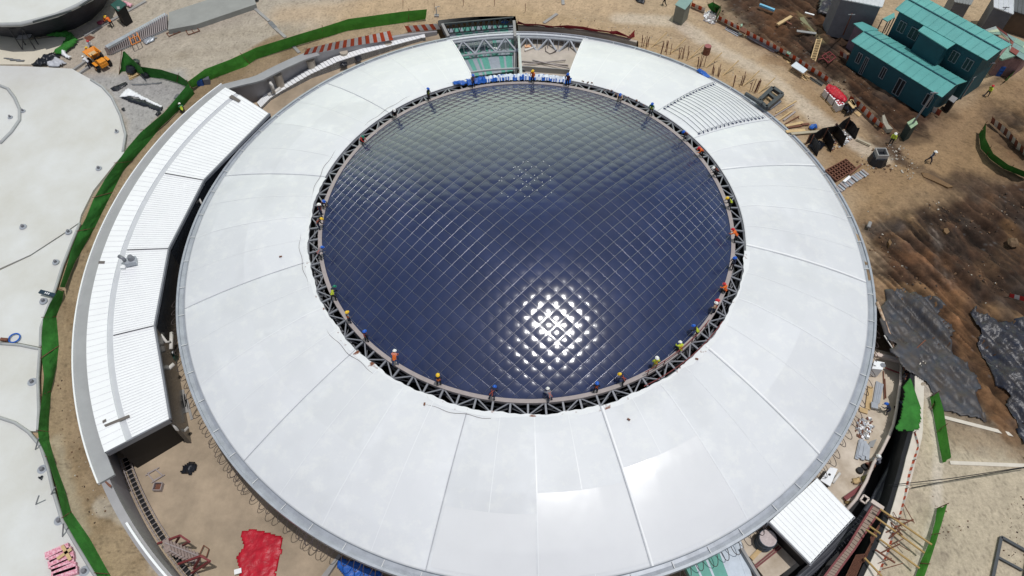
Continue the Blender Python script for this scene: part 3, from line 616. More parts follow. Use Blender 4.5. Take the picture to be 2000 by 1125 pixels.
flat('membrane_apron',[(-200,40),(0,64),(60,78),(110,72),(135,66),(125,90),(95,108),(60,126),(0,126),(-200,80)],4.12,M_mat2,base=4.0,label='cream membrane strip below the black skirted dome, top left',cat='flat roof')
# inner curved curb, the scaled mushroom vents
MB().tube([at(x,y,4.32) for x,y in dens([(0,167),(15,173),(28,190),(38,212),(38,235),(22,258),(0,280)],4)],.16,6).build('roof_curb',MATS['curb_grey'],label='short curved grey kerb on the uppermost left membrane roof',cat='kerb',smooth=True)
def vent(px,r,label):
    c=at(*px,4.3); e=empty('roof_vent',c,label,'vent'); MB().cyl(c,r,.05,16,r*.9).build('flange',M_gut,e); MB().cyl(c+Vector((0,0,.05)),r*.45,.22,12,r*.35).build('cap',mat('vent_grey',(120,120,126),.5),e); 
for (p,r,l) in (((193,329),.3,'round grey roof vent on the uppermost left roof near the green net'),((45,443),.32,'grey roof vent beside a brown stain on the uppermost left roof'),((134,453),.3,'roof vent tucked in the corner where two left roofs meet'),((109,512),.3,'roof vent at the right edge of the roof above the blue hose ring'),((85,588),.34,'roof vent right below the small black sign board'),((63,746),.36,'lone roof vent on the roof under the blue hose ring'),((83,917),.38,'roof vent touching the dark bow-tie cloth'),((116,1017),.38,'roof vent beside the bent white prop at the lower left roof edge'),((165,1116),.4,'roof vent right of the pink wrapped stacks'),((45,217),.25,'roof vent just outside the short curved kerb'),((20,229),.25,'small roof vent inside the short curved kerb'),((228,257),.22,'tiny roof vent at the right tip of the uppermost left roof')): vent(p,r,l)
# black skirted dome top left
e=empty('skirted_dome',at(60,-40,4),'white topped round dome with black sheeting skirt in the top left corner','dome')
topc=[(-150,10),(-60,38),(0,48),(40,47),(70,40),(110,29),(145,14),(180,-4),(200,-20),(220,-60),(200,-110),(-150,-110)]; TP=pts(topc,7.6)
MB().prism(TP,7.3,7.62).build('roof_membrane',M_mat,e)
MB().tube([at(x,y,7.6) for x,y in dens(topc[:9],4)],.22,6).build('rim',MATS['curb_grey'],e,smooth=True)
lowc=[(-150,30),(-60,60),(0,70),(40,76),(80,72),(120,64),(145,57),(180,38),(200,18),(214,-6),(222,-50)]; tp2=[(-150,12),(-60,41),(0,50),(40,50),(70,43),(110,32),(145,17),(180,-1),(200,-17),(212,-40),(222,-60)]
Bq=[at(x,y,4.02) for x,y in dens(lowc,5)]; Tq=[at(x,y,7.4) for x,y in dens(tp2,5)]; V=[];n=len(Bq)
for j in range(6):
    f=j/5
    for i in range(n): V.append(Bq[i].lerp(Tq[i],f)+Vector((0,0,-.35*math.sin(f*PI)))+Vector((random.uniform(-.1,.1),random.uniform(-.1,.1),0))*(0<j<5))
q=MB(); q.add(V,[(j*n+i,j*n+i+1,(j+1)*n+i+1,(j+1)*n+i) for j in range(5) for i in range(n-1)]); q.build('black_skirt',mat('black_skirt',(36,38,46),.55,.3,1,bump=.1,bscale=1.5),e,smooth=True)
for a,b in (((64,43),(140,21)),((157,12),(178,-2))): MB().beam(at(*a,7.72),at(*b,7.72),.3,.06).build('dark_flashing',M_black,e)
# ================================================================ nets and barriers
net_fence([(375,172),(420,152),(480,130),(500,116),(590,86),(640,72),(680,60),(790,44),(831,38)],[(366,160),(400,135),(450,116),(500,93),(590,65),(640,50),(680,37),(790,22),(834,18)],1.6,'bright green net fence curving along the top above the striped barrier',m=M_green_b,posts=12)
net_fence([(380,183),(357,208),(313,250),(285,284),(257,315),(240,335),(220,375),(202,410),(185,445),(165,480),(147,512),(127,560)],[(368,163),(320,220),(275,258),(250,287),(225,322),(205,350),(182,390),(168,425),(152,455),(138,490),(130,520),(117,560)],1.5,'dark green net fence leaning along the uppermost left white roof')
net_fence([(125,568),(122,586),(110,618),(113,650),(115,675),(111,713),(100,763),(96,813),(95,843),(97,862),(107,901),(125,951),(139,999),(175,1051),(214,1121),(240,1160)],[(114,566),(97,593),(84,623),(81,658),(82,703),(86,738),(82,775),(77,813),(74,843),(76,862),(92,894),(110,951),(124,1014),(147,1054),(187,1121),(212,1160)],1.5,'green net fence winding down to the lower left corner beside the brown path')
net_fence([(283,150),(320,154),(345,161),(372,173)],[(275,130),(315,136),(350,147),(368,160)],1.4,'short dark green net between the dumper area and the long green fences')
net_fence([(232,146),(238,140),(262,138),(283,150)],[(240,101),(243,100),(258,115),(277,133)],2.0,'peaked dark green net standing over black bundles near the yellow dumper',posts=20)
sheet('green_netting',pts([(82,56),(118,56),(136,66),(156,82),(148,94),(122,112),(104,108),(122,94),(132,76),(92,74)]),4.15,.5,M_green,label='heap of green netting below the black skirted dome',cat='netting')
net_fence([(1816,775),(1825,820),(1832,860),(1841,905)],[(1833,766),(1843,800),(1851,850),(1858,893)],1.3,'upright green net fence on the right beside the black sheeting',posts=8,m=M_green_b)
net_fence([(1830,993),(1826,1020),(1815,1060),(1800,1092),(1786,1130)],[(1850,985),(1840,1020),(1828,1060),(1816,1097),(1804,1130)],1.3,'green net fence in the lower right under the ends of the long poles',posts=8,m=M_green_b)
net_fence([(1912,262),(1915,290),(1935,312),(1960,330),(2010,350)],[(1926,240),(1925,270),(1940,300),(1970,322),(2010,338)],1.4,'dark green curved net fence round the dirt hollow at the right edge',posts=8)
net_fence([(1963,160),(1980,144),(2010,120)],[(1966,154),(1984,137),(2012,112)],.9,'small green net line at the right edge beyond the teal buildings',posts=8)
net_fence([(1391,22),(1399,27),(1406,15)],[(1381,9),(1392,4),(1408,13)],1.4,'green net screen round a rubble pile near the top right hut',posts=5)
net_fence([(1396,45),(1403,30),(1408,20)],[(1399,33),(1405,22),(1409,12)],1.0,'narrow green net along the right side of the top rubble pile',posts=20)
q=sheet('green_netting',pts([(1780,737),(1790,775),(1799,800),(1797,842),(1748,842),(1762,800),(1764,755)],4.12),4.12,.12,M_green,fr=.5,label='rumpled green net hung over the trench at the right side terrace',cat='netting')
barrier([(592,110),(640,99),(700,88),(768,78)],[(600,95),(650,83),(700,73),(762,60)],1.0,'orange striped barrier net on the upper left retaining wall')
barrier([(797,63),(830,60),(861,57)],[(790,51),(825,48),(853,46)],1.0,'crumpled orange striped barrier end beside the open roof bay')
barrier([(1350,12),(1376,24)],[(1352,5),(1378,16)],.8,'short orange striped barrier between the top hut and the green screen')
barrier([(1402,38),(1423,49),(1444,60)],[(1405,31),(1423,40),(1444,51)],.9,'orange striped barrier below the top rubble pile')
barrier([(1457,68),(1486,82),(1524,102),(1553,120),(1576,136),(1599,149),(1620,164)],[(1459,59),(1488,74),(1525,93),(1555,110),(1578,126),(1601,139),(1625,155)],1.0,'long orange striped barrier along the dug pit above the plank piles')
barrier([(1657,196),(1675,211),(1700,235),(1722,252)],[(1662,187),(1685,203),(1705,224),(1725,243)],1.0,'orange striped barrier right of the black covered heap')
barrier([(1640,108),(1675,129),(1710,154),(1740,168)],[(1641,99),(1676,120),(1711,145),(1742,160)],.8,'sagging brown striped barrier under the wall of the lower teal building',cols=((150,76,58),(196,190,184)))
barrier([(1768,184),(1790,200),(1811,214),(1834,227)],[(1771,175),(1793,190),(1814,203),(1840,216)],1.0,'faded striped barrier at the right corner of the lower teal building',cols=((150,92,80),(190,186,182)))
barrier([(1785,845),(1791,870),(1782,895),(1772,925),(1764,968),(1756,1000),(1742,1038),(1730,1078),(1708,1130)],[(1788,843),(1796,870),(1788,897),(1778,928),(1770,968),(1762,1000),(1748,1040),(1736,1080),(1714,1130)],.35,'flattened orange striped barrier along the black trench edge',step=.3)
barrier([(1935,240),(1960,262),(1985,290),(2010,312)],[(1938,228),(1966,250),(1990,278),(2012,300)],1.0,'brown striped barrier in front of the dirt hollow at the right edge',cols=((130,78,66),(176,160,150)))
barrier([(1970,580),(1985,584),(2012,592)],[(1972,573),(1988,576),(2012,583)],.6,'red and white barrier fragment at the right edge above the black sheeting',cols=((190,50,50),(220,210,205)))
barrier([(1818,800),(1822,792)],[(1822,790),(1826,780)],.5,'small red striped barrier stub at the top of the right green fence',cols=((190,60,50),(220,210,205)))
RT_=[(1010,47),(1030,49),(1050,50),(1075,53),(1100,54),(1130,57),(1160,60),(1190,64),(1215,70),(1232,74),(1240,72)]; TT_=[(1012,41),(1024,46),(1052,47),(1080,51),(1108,49),(1140,52),(1162,57),(1190,61),(1205,60),(1228,71),(1240,58)]
net_fence(RT_,TT_,.9,'torn dark red netting along the wall at the top centre',m=mat('dark_red_net',(150,32,44),.6,.25,2),posts=9,z=4.05)
# ================================================================ curved annex
M_rib=mat('white_ribbed_sheet',(236,237,238),.45,.03,.5)
an=empty('curved_annex',pol(34,185,0),'long curved white ribbed-roof annex wrapped round the left of the dome','building')
ia=[(525,222),(397,352),(328,486),(300,637),(330,818)]; IA=[at(*p,4.5) for p in ia]; AA=[math.degrees(math.atan2(p.y,p.x))%360 for p in IA]
AA[0]=147.6
for k in range(4):
    a0,a1=AA[k],AA[k+1]; n=max(2,int((a1-a0)*.6)); P0,P1=IA[k],IA[k+1]; A=np.linspace(a0+.05,a1-.05,n+1)
    inn=[P0.lerp(P1,i/n) for i in range(n+1)]; out=[pol(34.75,t,4.62) for t in A]
    MB().prism([*[Vector(p) for p in inn],*out[::-1]],4.3,4.5).build('roof_panel',M_rib,an)
    rb_=MB(); m_=int(36 if k else 30)
    for i in range(m_+1):
        f=i/m_; p=P0.lerp(P1,f); t=a0+(a1-a0)*f; o_=pol(34.72,t,4.53); rb_.beam(Vector((p.x,p.y,4.51)),o_+Vector((0,0,-.01)),.025,.03)
    rb_.build('roof_ribs',mat('rib_grey',(214,215,217),.5),an)
    MB().prism([P0+Vector((.12,0,0)),P1+Vector((.12,0,0)),P1-Vector((.25,0,0)),P0-Vector((.25,0,0))],.0,4.28).build('glazed_wall',mat('dark_glazing',(44,48,54),.25,.2,1),an)
    MB().beam(P0+Vector((.1,0,-.05)),P1+Vector((.1,0,-.05)),.14,.3).build('eave_trim',M_steel,an)
for k in (1,2,3): MB().beam(pol(34.7,AA[k],4.55),IA[k]+Vector((0,0,.05)),.07,.05).build('expansion_joint',mat('joint_dark',(80,80,86),.6),an)
for (r0,r1,z,m,nm) in ((34.75,35.2,4.45,mat('gutter_grey',(192,194,198),.5,.06,1),'box_gutter'),(35.2,36.75,4.56,M_rib,'outer_roof_strip')):
    q=MB(); ringbox(q,r0,r1,4.0,z,147.6,213.6,60); q.build(nm,m,an)
q=MB()
for t in np.arange(148,213.5,.95): q.beam(pol(35.22,t,4.565),pol(36.74,t,4.565),.025,.03)
q.build('outer_ribs',MATS['rib_grey'],an)
q=MB(); E0=pol(36.7,213.6,0); E1=IA[4]; q.beam(Vector((E0.x,E0.y,4.2)),Vector((E1.x,E1.y,4.2)),.12,.55); q.build('end_fascia',M_steel,an)
MB().beam(Vector((E0.x,E0.y,1.9))+Vector((.3,.6,0)),Vector((E1.x,E1.y,1.9))+Vector((-.4,.4,0)),.05,3.8).build('end_shade',M_blk,an)  # black sheets stand in for the shade inside the annex ends
E0=IA[0]; MB().beam(pol(36.7,147.6,2.2),Vector((E0.x,E0.y,2.2)),.1,4.2).build('end_shade',M_blk,an)
for px,w_ in (([(200,822),(207,818),(208,823),(201,827)],0),([(203,830),(252,810),(254,815),(206,834)],0),([(193,510),(205,510),(204,515),(192,515)],0),([(447,190),(453,185),(470,196),(466,200)],0)): flat('roof_slot',px,4.575,mat('slot_brown',(104,98,94),.7),.02,base=4.56,parent=an)
c=at(258,514,4.6); MB().box(c+Vector((0,0,.25)),(.9,.7,.4),.3).build('fan_base',M_gut,an); MB().cyl(c+Vector((.1,.1,.4)),.3,.45,14,.2).build('fan_cowl',M_steel,an); MB().tube([c+Vector((-.4,-.1,.35)),c+Vector((-.4,-.1,.8)),c+Vector((-.8,.1,.85))],.16,8).build('duct_elbow',M_steel,an,smooth=True)
c=at(241,523,4.6); MB().box(c+Vector((0,0,.08)),(.4,.25,.12)).build('roof_box',M_white,an)
# white tiled ledge, pipes at upper left court
q=MB(); LP=dens([(502,200),(520,182),(545,168),(600,136),(650,112),(700,97),(760,81),(815,68),(829,66)],8); LQ=dens([(509,210),(528,191),(552,176),(607,144),(657,121),(706,105),(765,89),(822,74),(831,73)],8)
ZL=list(np.interp(np.arange(len(LP))/8,range(9),[1.7,1.85,2.05,2.6,3.25,3.45,3.55,3.75,3.85])); A_=[at(x,y,z) for (x,y),z in zip(LP,ZL)]; B_=[at(x,y,z) for (x,y),z in zip(LQ,ZL)]; led=empty('tiled_ledge',A_[len(A_)//2]-Vector((0,0,1.2)),'narrow white tiled ledge curving at the foot of the upper left retaining wall','ledge')
for i in range(len(A_)-1): q.prism([A_[i],A_[i+1].lerp(A_[i],.06),B_[i+1].lerp(B_[i],.06),B_[i]],0,ZL[i]+.02)
q.build('tiles',M_white,led); q=MB()
for i in range(len(A_)-1): q.prism([A_[i],A_[i+1],B_[i+1],B_[i]],0,ZL[i]-.04)
q.build('bed',M_conc2,led)
M_pipe=mat('white_pipe',(214,210,204),.5,.08,2)
def pipe(px,zs,r,label,m=None,cat='pipe',group=None,name='drain_pipe'): return MB().tube([at(x,y,z) for (x,y),z in zip(px,zs)],r,10).build(name,m or M_pipe,label=label,cat=cat,group=group,smooth=True)
pipe([(526,158),(530,166),(532,172),(535,182)],[3.4,3.3,2.6,2.1],.2,'fat grey elbow pipe coming down the upper left retaining wall')
pipe([(548,172),(540,178),(524,186)],[2.1,2.0,1.9],.2,'short pale pipe lying by the foot of the grey elbow pipe')
pipe([(303,640),(325,668),(333,668)],[3.6,2.6,2.4],.12,'bent white pipe leaving the annex joint above the lying pipe')
pipe([(335,650),(334,682)],[2.2,2.2],.16,'straight white pipe lying parallel to the dome gutter, left court')
pipe([(318,730),(340,711)],[2.4,2.4],.17,'white pipe pointing at the small green pump in the left court')
pipe([(332,818),(345,838),(357,845),(367,835)],[4,2.8,1.4,1.2],.12,'bent grey pipe dropping from the lower corner of the annex')
pipe([(207,878),(255,865),(313,834)],[2.6,2.6,2.6],.22,'long fat white pipe crossing the dark lower end of the annex')
pipe([(398,360),(387,384),(394,398)],[4.2,3.9,3.6],.1,'thin white pipe bent at a joint between annex and dome')
# black gap lid and stub wall lower left
flat('coping_end',[(205,942),(212,950),(217,953),(218,948),(208,940)],4.23,M_rust,.05,label='rust red end cap of the grey retaining wall coping',cat='wall cap')

q=MB(); A=np.linspace(222.5,236,20); q.ribbon([pol(37.55,t,4.3) for t in A],[pol(37.4,t,4.3) for t in A]); q.build('wall_capping',M_white,label='thin white capping strip on the wall at the bottom left',cat='capping',solid=.2)
# rail ladder along the wall
e=empty('rail_grating',pol(35.8,222,0),'long steel rung grating at the foot of the left courtyard wall','grating'); q=MB(); q2=MB()
for r in (36.35,37.0): q.tube([pol(r,t,.35) for t in np.linspace(211,230,40)],.035,5)
for t in np.arange(211.3,230,.62): q2.beam(pol(36.3,t,.4),pol(37.1,t,.4),.035)
q.build('rail',M_beige,e); q2.build('rungs',M_beige,e)
disk('grating_pit',36.55,36.9,211,230,.02,M_blk,n=30,kind='structure')
# courtyard items
def frame(px,z,w,m,label,cat,name='bar_grid',close=True,cross=()):
    P=[at(x,y,z) for x,y in px]; e=empty(name,P[0]-Vector((0,0,z-min(z,4) if z>4 else 0)),label,cat); q=MB()
    for a,b in zip(P,P[1:]+([P[0]] if close else [])): q.beam(a,b,w)
    q.build('outer_bars',m,e)
    if cross:
        q=MB()
        for a,b in cross: q.beam(at(*a,z),at(*b,z),w*.8)
        q.build('cross_bars',m,e)
    return e
frame([(288,925),(304,917),(318,929),(300,939)],.1,.09,M_beige,'square steel bar frame lying in the left courtyard','frame',cross=[((284,929),(311,913)),((296,943),(322,927))])
c=at(311,953,0); e=empty('open_box',c,'small open wooden box in the left courtyard','box'); q=MB()
for dx,dy,sx,sy in((.3,0,.06,.6),(-.3,0,.06,.6),(0,.3,.6,.06),(0,-.3,.6,.06)): q.box(c+Vector((dx,dy,.2)),(sx,sy,.4))
q.build('side_board',M_beige,e); MB().box(c+Vector((0,0,.03)),(.54,.54,.04)).build('bottom_board',M_rust,e)
sheet('plastic_sheet',pts([(346,925),(362,912),(371,902),(384,905),(386,918),(374,929),(358,925)],0),.03,.45,M_black,label='crumpled black plastic sheet on the left courtyard floor',cat='plastic sheet')
sheet('tarpaulin',pts([(470,1037),(492,1031),(518,1040),(556,1045),(547,1090),(540,1135),(470,1140),(460,1088),(475,1072)],0),.03,.13,M_red,fr=.7,label='big glossy red tarpaulin spread at the bottom left of the dome',cat='tarpaulin')
MB().box(at(467,1118,0)+Vector((0,0,.3)),(.5,.35,.06),.3).build('foam_board',M_white,label='small white board on the edge of the red tarpaulin',cat='board')
sheet('tarpaulin',pts([(655,1103),(668,1087),(700,1096),(760,1130),(800,1160),(700,1160)],.5),.4,.25,M_blue,fr=.7,label='blue tarpaulin under the gutter at the bottom of the picture',cat='tarpaulin')
flat('slab_edge',[(625,1130),(662,1082),(667,1086),(634,1135)],.3,M_conc2,.1,base=0,label='pale concrete edge beside the blue tarpaulin',cat='kerb')
planks((345,752),(352,788),(362,778),5,M_conc2,'grey steel shutter strip in the bundle beside the annex wall',cat='steel strips',name='steel_strip',z=0,w=.2)
c=at(340,708,0); e=empty('site_pump',c,'small dark green pump with white lid beside the dome gutter','pump'); MB().box(c+Vector((0,0,.45)),(.6,1.0,.7),.1).build('body',M_dgreen,e); MB().box(c+Vector((-.05,.5,.85)),(.4,.3,.1),.1).build('lid',M_white,e); MB().tube([c+Vector((0,-.4,.6)),c+Vector((.3,-.9,.3)),c+Vector((.1,-1.2,.05))],.06,6).build('hose',M_blk,e)
# red stair tower
e=empty('stair_tower',at(360,1085,0),'dark red steel stair flight with handrails at the bottom left wall','stairs'); M_dred=mat('dark_red_paint',(116,52,54),.5,.15,3)
def rail3(L,w=.14,nm='handrail',m=M_dred):
    q=MB()
    for a,b in L: q.beam(at(a[0],a[1],a[2]),at(b[0],b[1],b[2]),w)
    q.build(nm,m,e)
rail3([((308,1062,1.5),(352,1046,2.2)),((352,1046,2.2),(370,1058,2.2)),((370,1058,2.2),(356,1066,.4)),((352,1046,2.2),(342,1062,.3)),((348,1102,1.2),(392,1086,2.2)),((392,1086,2.2),(410,1096,2.2)),((410,1096,2.2),(374,1120,.3)),((392,1086,2.2),(378,1112,.3)),((410,1096,2.2),(396,1108,.2))])
q=MB()
for i in range(10): f=i/9; p=Vector(at(326,1066,1.9)).lerp(at(384,1092,.4),f); q.box(p,(.95,.42,.06),R(-62))
q.build('tread',mat('tread_steel',(140,124,118),.6,.15,5),e)
rail3([((322,1060,2.1),(388,1086,.5)),((330,1074,2.0),(378,1100,.5))],.08,'stringer',M_beige)
frame([(390,1082),(398,1065),(408,1072),(403,1088)],.3,.06,M_rust,'thin rusty wire frame beside the red stair','frame')
# ================================================================ LEFT roof clutter
sheet('dark_cloth',pts([(65,930),(78,931),(91,925),(84,932),(83,940),(75,933)],4.4),4.42,.15,M_black,sp=.08,rag=.03,label='small dark bow-tie shaped cloth on the lower left white roof',cat='cloth')
MB().tube([at(28,660,4.4)+Vector((.42*math.cos(t),.42*math.sin(t),0)) for t in np.linspace(0,6.1,18)],.06,6,True).build('hose_ring',M_blue,label='small blue coiled hose ring on the left white roof',cat='hose')
MB().box(at(10,665,4.35)+Vector((0,0,.12)),(.6,.25,.2),-.1).build('dark_block',M_rust,label='little dark brown block left of the blue hose ring',cat='block')
c=at(97,578,4.3); e=empty('sign_board',c,'small black sign board with white lettering on the left roof edge','sign'); MB().box(c+Vector((0,0,.35)),(1.5,.35,.12),-.28).build('board',mat('sign_navy',(30,52,68),.5),e)
q=MB()
for k in range(3): q.box(c+Vector((-.15+k*.16,.03-k*.05,.42)),(.08,.16,.02),-.28)
q.build('lettering',M_white,e)
M_pink=mat('pink_white_wrap',(222,186,196),.5,.2,9,c2=(190,84,112))
for i,(p0,p1,w) in enumerate((((92,1088),(138,1068),.45),((100,1096),(144,1074),.4),((98,1106),(148,1084),.5),((104,1114),(148,1094),.42),((104,1122),(152,1106),.5),((108,1130),(155,1114),.5))):
    beamobj('insulation_roll',p0,p1,w,.3,M_pink,'pink and white wrapped insulation bundle number %s from the top in the lower left pile'%('one','two','three','four','five','six')[i],'insulation','pink wrapped bundles',z0=4.36)
    beamobj('packing_strip',(p0[0]+4,p0[1]+3),(p1[0]-4,p1[1]+3),.1,.1,M_white,'white strip between bundles %s and below in the pink pile'%('one','two','three','four','five','six')[i],'strip','white strips between the pink bundles',z0=4.5)
for a,b in (((112,1092),(140,1072)),((122,1066),(138,1094))): beamobj('wooden_batten',a,b,.22,.06,M_wood,'wooden batten crossed on top of the pink pile, %s'%('rising to the right' if a[1]>b[1] else 'falling to the right'),'batten',z0=4.78)
# scraps of black and white liner near skirted dome
sheet('liner_sheet',pts([(62,128),(85,112),(110,105),(118,112),(100,122),(92,130),(72,132)],4.1),4.1,.5,M_black,label='black and white liner scraps heaped under the green netting',cat='liner')
sheet('liner_sheet',pts([(117,102),(130,97),(133,110),(141,112),(138,120),(128,114),(122,110)],4.1),4.2,.4,M_white,sp=.1,label='torn white liner piece beside the green netting heap',cat='liner')
sheet('liner_sheet',pts([(90,125),(108,112),(122,118),(132,124),(120,131),(96,131)],4.1),4.1,.5,mat('grey_sack',(190,192,198),.6,.1,3),label='pale grey sacks heaped next to the torn white liner',cat='sacks')
sheet('liner_sheet',pts([(5,111),(20,114),(48,117),(46,122),(25,120),(6,114)],4.15),4.16,.2,mat('grey_felt',(112,114,116),.8,.2,2),label='grey felt strip on the cream membrane, far left',cat='liner')
sheet('liner_sheet',pts([(216,173),(244,162),(250,165),(232,178),(222,180)],4),4.03,.2,M_black,sp=.1,label='short dark liner strip beside the roof tip, upper left yard',cat='liner')
sheet('liner_sheet',pts([(232,190),(252,171),(268,183),(320,208),(318,213),(262,190),(240,192)],4),4.03,.25,M_white,sp=.12,label='long white triangular liner in the upper left yard',cat='liner')
sheet('liner_sheet',pts([(236,192),(252,188),(322,210),(314,220),(268,204)],4),4.02,.2,M_black,sp=.12,label='long black liner strip under the white triangular liner',cat='liner')
sheet('liner_sheet',pts([(256,164),(300,163),(316,160),(316,163),(290,167),(258,167)],4),4.02,.2,mat('grey_felt'),sp=.1,label='thin dark strip curling right of the timber pile, upper left yard',cat='liner')
sheet('liner_sheet',pts([(236,214),(243,210),(246,218),(240,219)],4),4.02,.25,M_black,sp=.08,label='little black scrap at the right tip of the uppermost left roof',cat='scrap')
sheet('liner_sheet',pts([(302,224),(310,219),(318,220),(308,229)],4),4.02,.3,M_black,sp=.08,label='black scrap against the leaning green fence, upper left',cat='scrap')
sheet('liner_sheet',pts([(341,187),(349,183),(350,190),(344,193),(338,194)],4),4.02,.2,mat('grey_felt'),sp=.08,label='grey scrap inside the corner of the green fences',cat='scrap')
for i,(p,l) in enumerate((((257,132),'left'),((265,130),'right'),((260,141),'front'))): 
    o=MB().ball(at(*p,4)+Vector((0,0,.4)),.6,10,.7,.15).build('black_bundle',M_black,label='black plastic bundle under the peaked net, %s of three'%l,cat='bundle',group='black bundles under the peaked net')
planks((248,146),(270,137),(256,156),6,M_wood,'old timber plank in the pile in front of the peaked green net',cat='plank')
MB().ball(at(287,150,4)+Vector((0,0,.3)),.45,10,.8,.12).build('black_sack',M_black,label='round black sack at the right end of the old timber pile',cat='sack')
# concrete channel by the dumper
e=empty('channel_kerb',at(160,136,4),'pale concrete kerb channel pointing at the yellow dumper','kerb'); q=MB(); q.beam(at(141,139,4.12),at(172,117,4.12),.25,.25); q.beam(at(155,144,4.12),at(176,130,4.12),.25,.25); q.beam(at(141,139,4.12),at(155,147,4.12),.25,.25); q.build('kerb_stone',M_conc2,e)
for a,b,l in (((165,71),(285,3),'straight pale kerb running up from the green netting past the guard hut'),((487,8),(526,42),'pale concrete kerb crossing the top yard, upper piece'),((538,56),(558,74),'pale concrete kerb crossing the top yard, lower piece'),((570,88),(585,104),'short kerb stub below the bright green fence'),((1099,0),(1100,10),'small kerb at the top centre track'),((1062,46),(1088,28),'diagonal thin kerb above the red netting')): beamobj('kerb',a,b,.35,.12,M_conc2,l,'kerb')
beamobj('kerb',(527,43),(538,55),.5,.06,mat('grey_felt'),'dark gap strip between the two top yard kerbs','kerb')
# sheet metal ramp trough
e=empty('duct_trough',at(270,75,4),'long ribbed sheet metal trough running up to the top left','trough')
MB().prism(pts([(330,24),(490,-28),(500,8),(382,48),(328,58)],4.6),4.0,4.6).build('sheet_cover',mat('dull_sheet',(142,142,140),.6,.12,.5),e)
q=MB(); A0=[at(208+ i*3.9,93-i*2.15,4.9) for i in range(31)]; B0=[at(214+i*3.75,106-i*1.6,4.1) for i in range(31)]
for a,b in zip(A0,B0): q.beam(a,b,.1,.5)
q.build('slats',M_beige,e); MB().ribbon(A0,B0).build('liner',M_blk,e,solid=.04); q=MB(); q.beam(A0[0],A0[-1],.5,.25); q.beam(B0[0],B0[-1],.15,.2); q.build('edge_rail',M_gut,e)
frame([(250,68),(265,60),(275,80),(258,88)],4.9,.09,mat('orange_paint',(206,122,48),.5,.1,4),'orange steel frame leaning on the sheet metal trough','frame',cross=[((254,76),(270,70)),((258,64),(267,84))])
frame([(325,65),(349,58),(352,62),(330,71)],4.1,.07,M_rust,'rusty bar frame lying below the trough, left one','frame',cross=[((337,62),(341,67))])
frame([(363,60),(381,50),(390,60),(368,68)],4.1,.07,M_rust,'rusty bar frame lying below the trough, right one','frame',cross=[((372,55),(379,64))])
sheet('plastic_sheet',pts([(277,80),(290,74),(308,74),(305,80),(287,88)],4),4.02,.35,M_gut,sp=.12,label='silvery plastic sheet on the ground right of the orange frame',cat='plastic sheet')
# pink sacks, guard hut
hut('guard_hut','small guard hut with dark green roof in the top left yard','hut',[(216,10),(231,23),(249,11),(233,1)],6.1,M_blk,M_dgreen,.75)
MB().prism(pts([(228,13),(234,13),(234,18),(229,18)],6.3),6.27,6.33).build('roof_hatch',M_conc2,label='square hatch on the green guard hut roof',cat='hatch')
sheet('pink_sheet',pts([(240,3),(262,11),(256,18),(246,14)],4),4.1,.4,M_pink,sp=.12,label='pink wrapped material behind the green guard hut',cat='wrapped material')
sheet('red_cloth',pts([(188,46),(196,41),(208,40),(205,48),(194,51)],4),4.02,.3,mat('wine_cloth',(150,60,82),.6,.2,5),sp=.1,label='wine red cloth on the ground beside the crouching worker',cat='cloth')
flat('patch_cover',[(163,74),(175,69),(186,73),(174,81)],4.01,M_rust,.02,label='brown square cover plate in the yard above the dumper',cat='cover')
# small scaffold on the cream membrane
e=empty('mobile_scaffold',at(52,85,4.1),'small dark mobile scaffold at the foot of the black skirt','scaffold'); q=MB()
C4=[at(44,97,4.12),at(69,96,4.12),at(50,88,4.12),at(75,87,4.12)]; 
for c in C4: q.beam(c,c+Vector((0,0,2.6)),.08)
for a,b in((0,1),(2,3),(0,2),(1,3)):
    for z in(1.3,2.6): q.beam(C4[a]+Vector((0,0,z)),C4[b]+Vector((0,0,z)),.06)
q.beam(C4[0],C4[1]+Vector((0,0,2.6)),.05); q.build('tube_frame',M_black,e); MB().prism([p for p in (C4[0],C4[1],C4[3],C4[2])],5.4,5.46).build('deck',M_conc2,e)
for (a,b,l) in (((70,985),(76,968),'upper'),((69,878),(75,856),'top'),((100,965),(107,952),'middle'),((122,1048),(124,1022),'lower')):
    MB().tube([at(*a,4.35),at(*b,5.5)],.05,5).build('prop_pole',M_steel,label='thin leaning prop at the lower left roof edge, the %s one'%l,cat='prop')
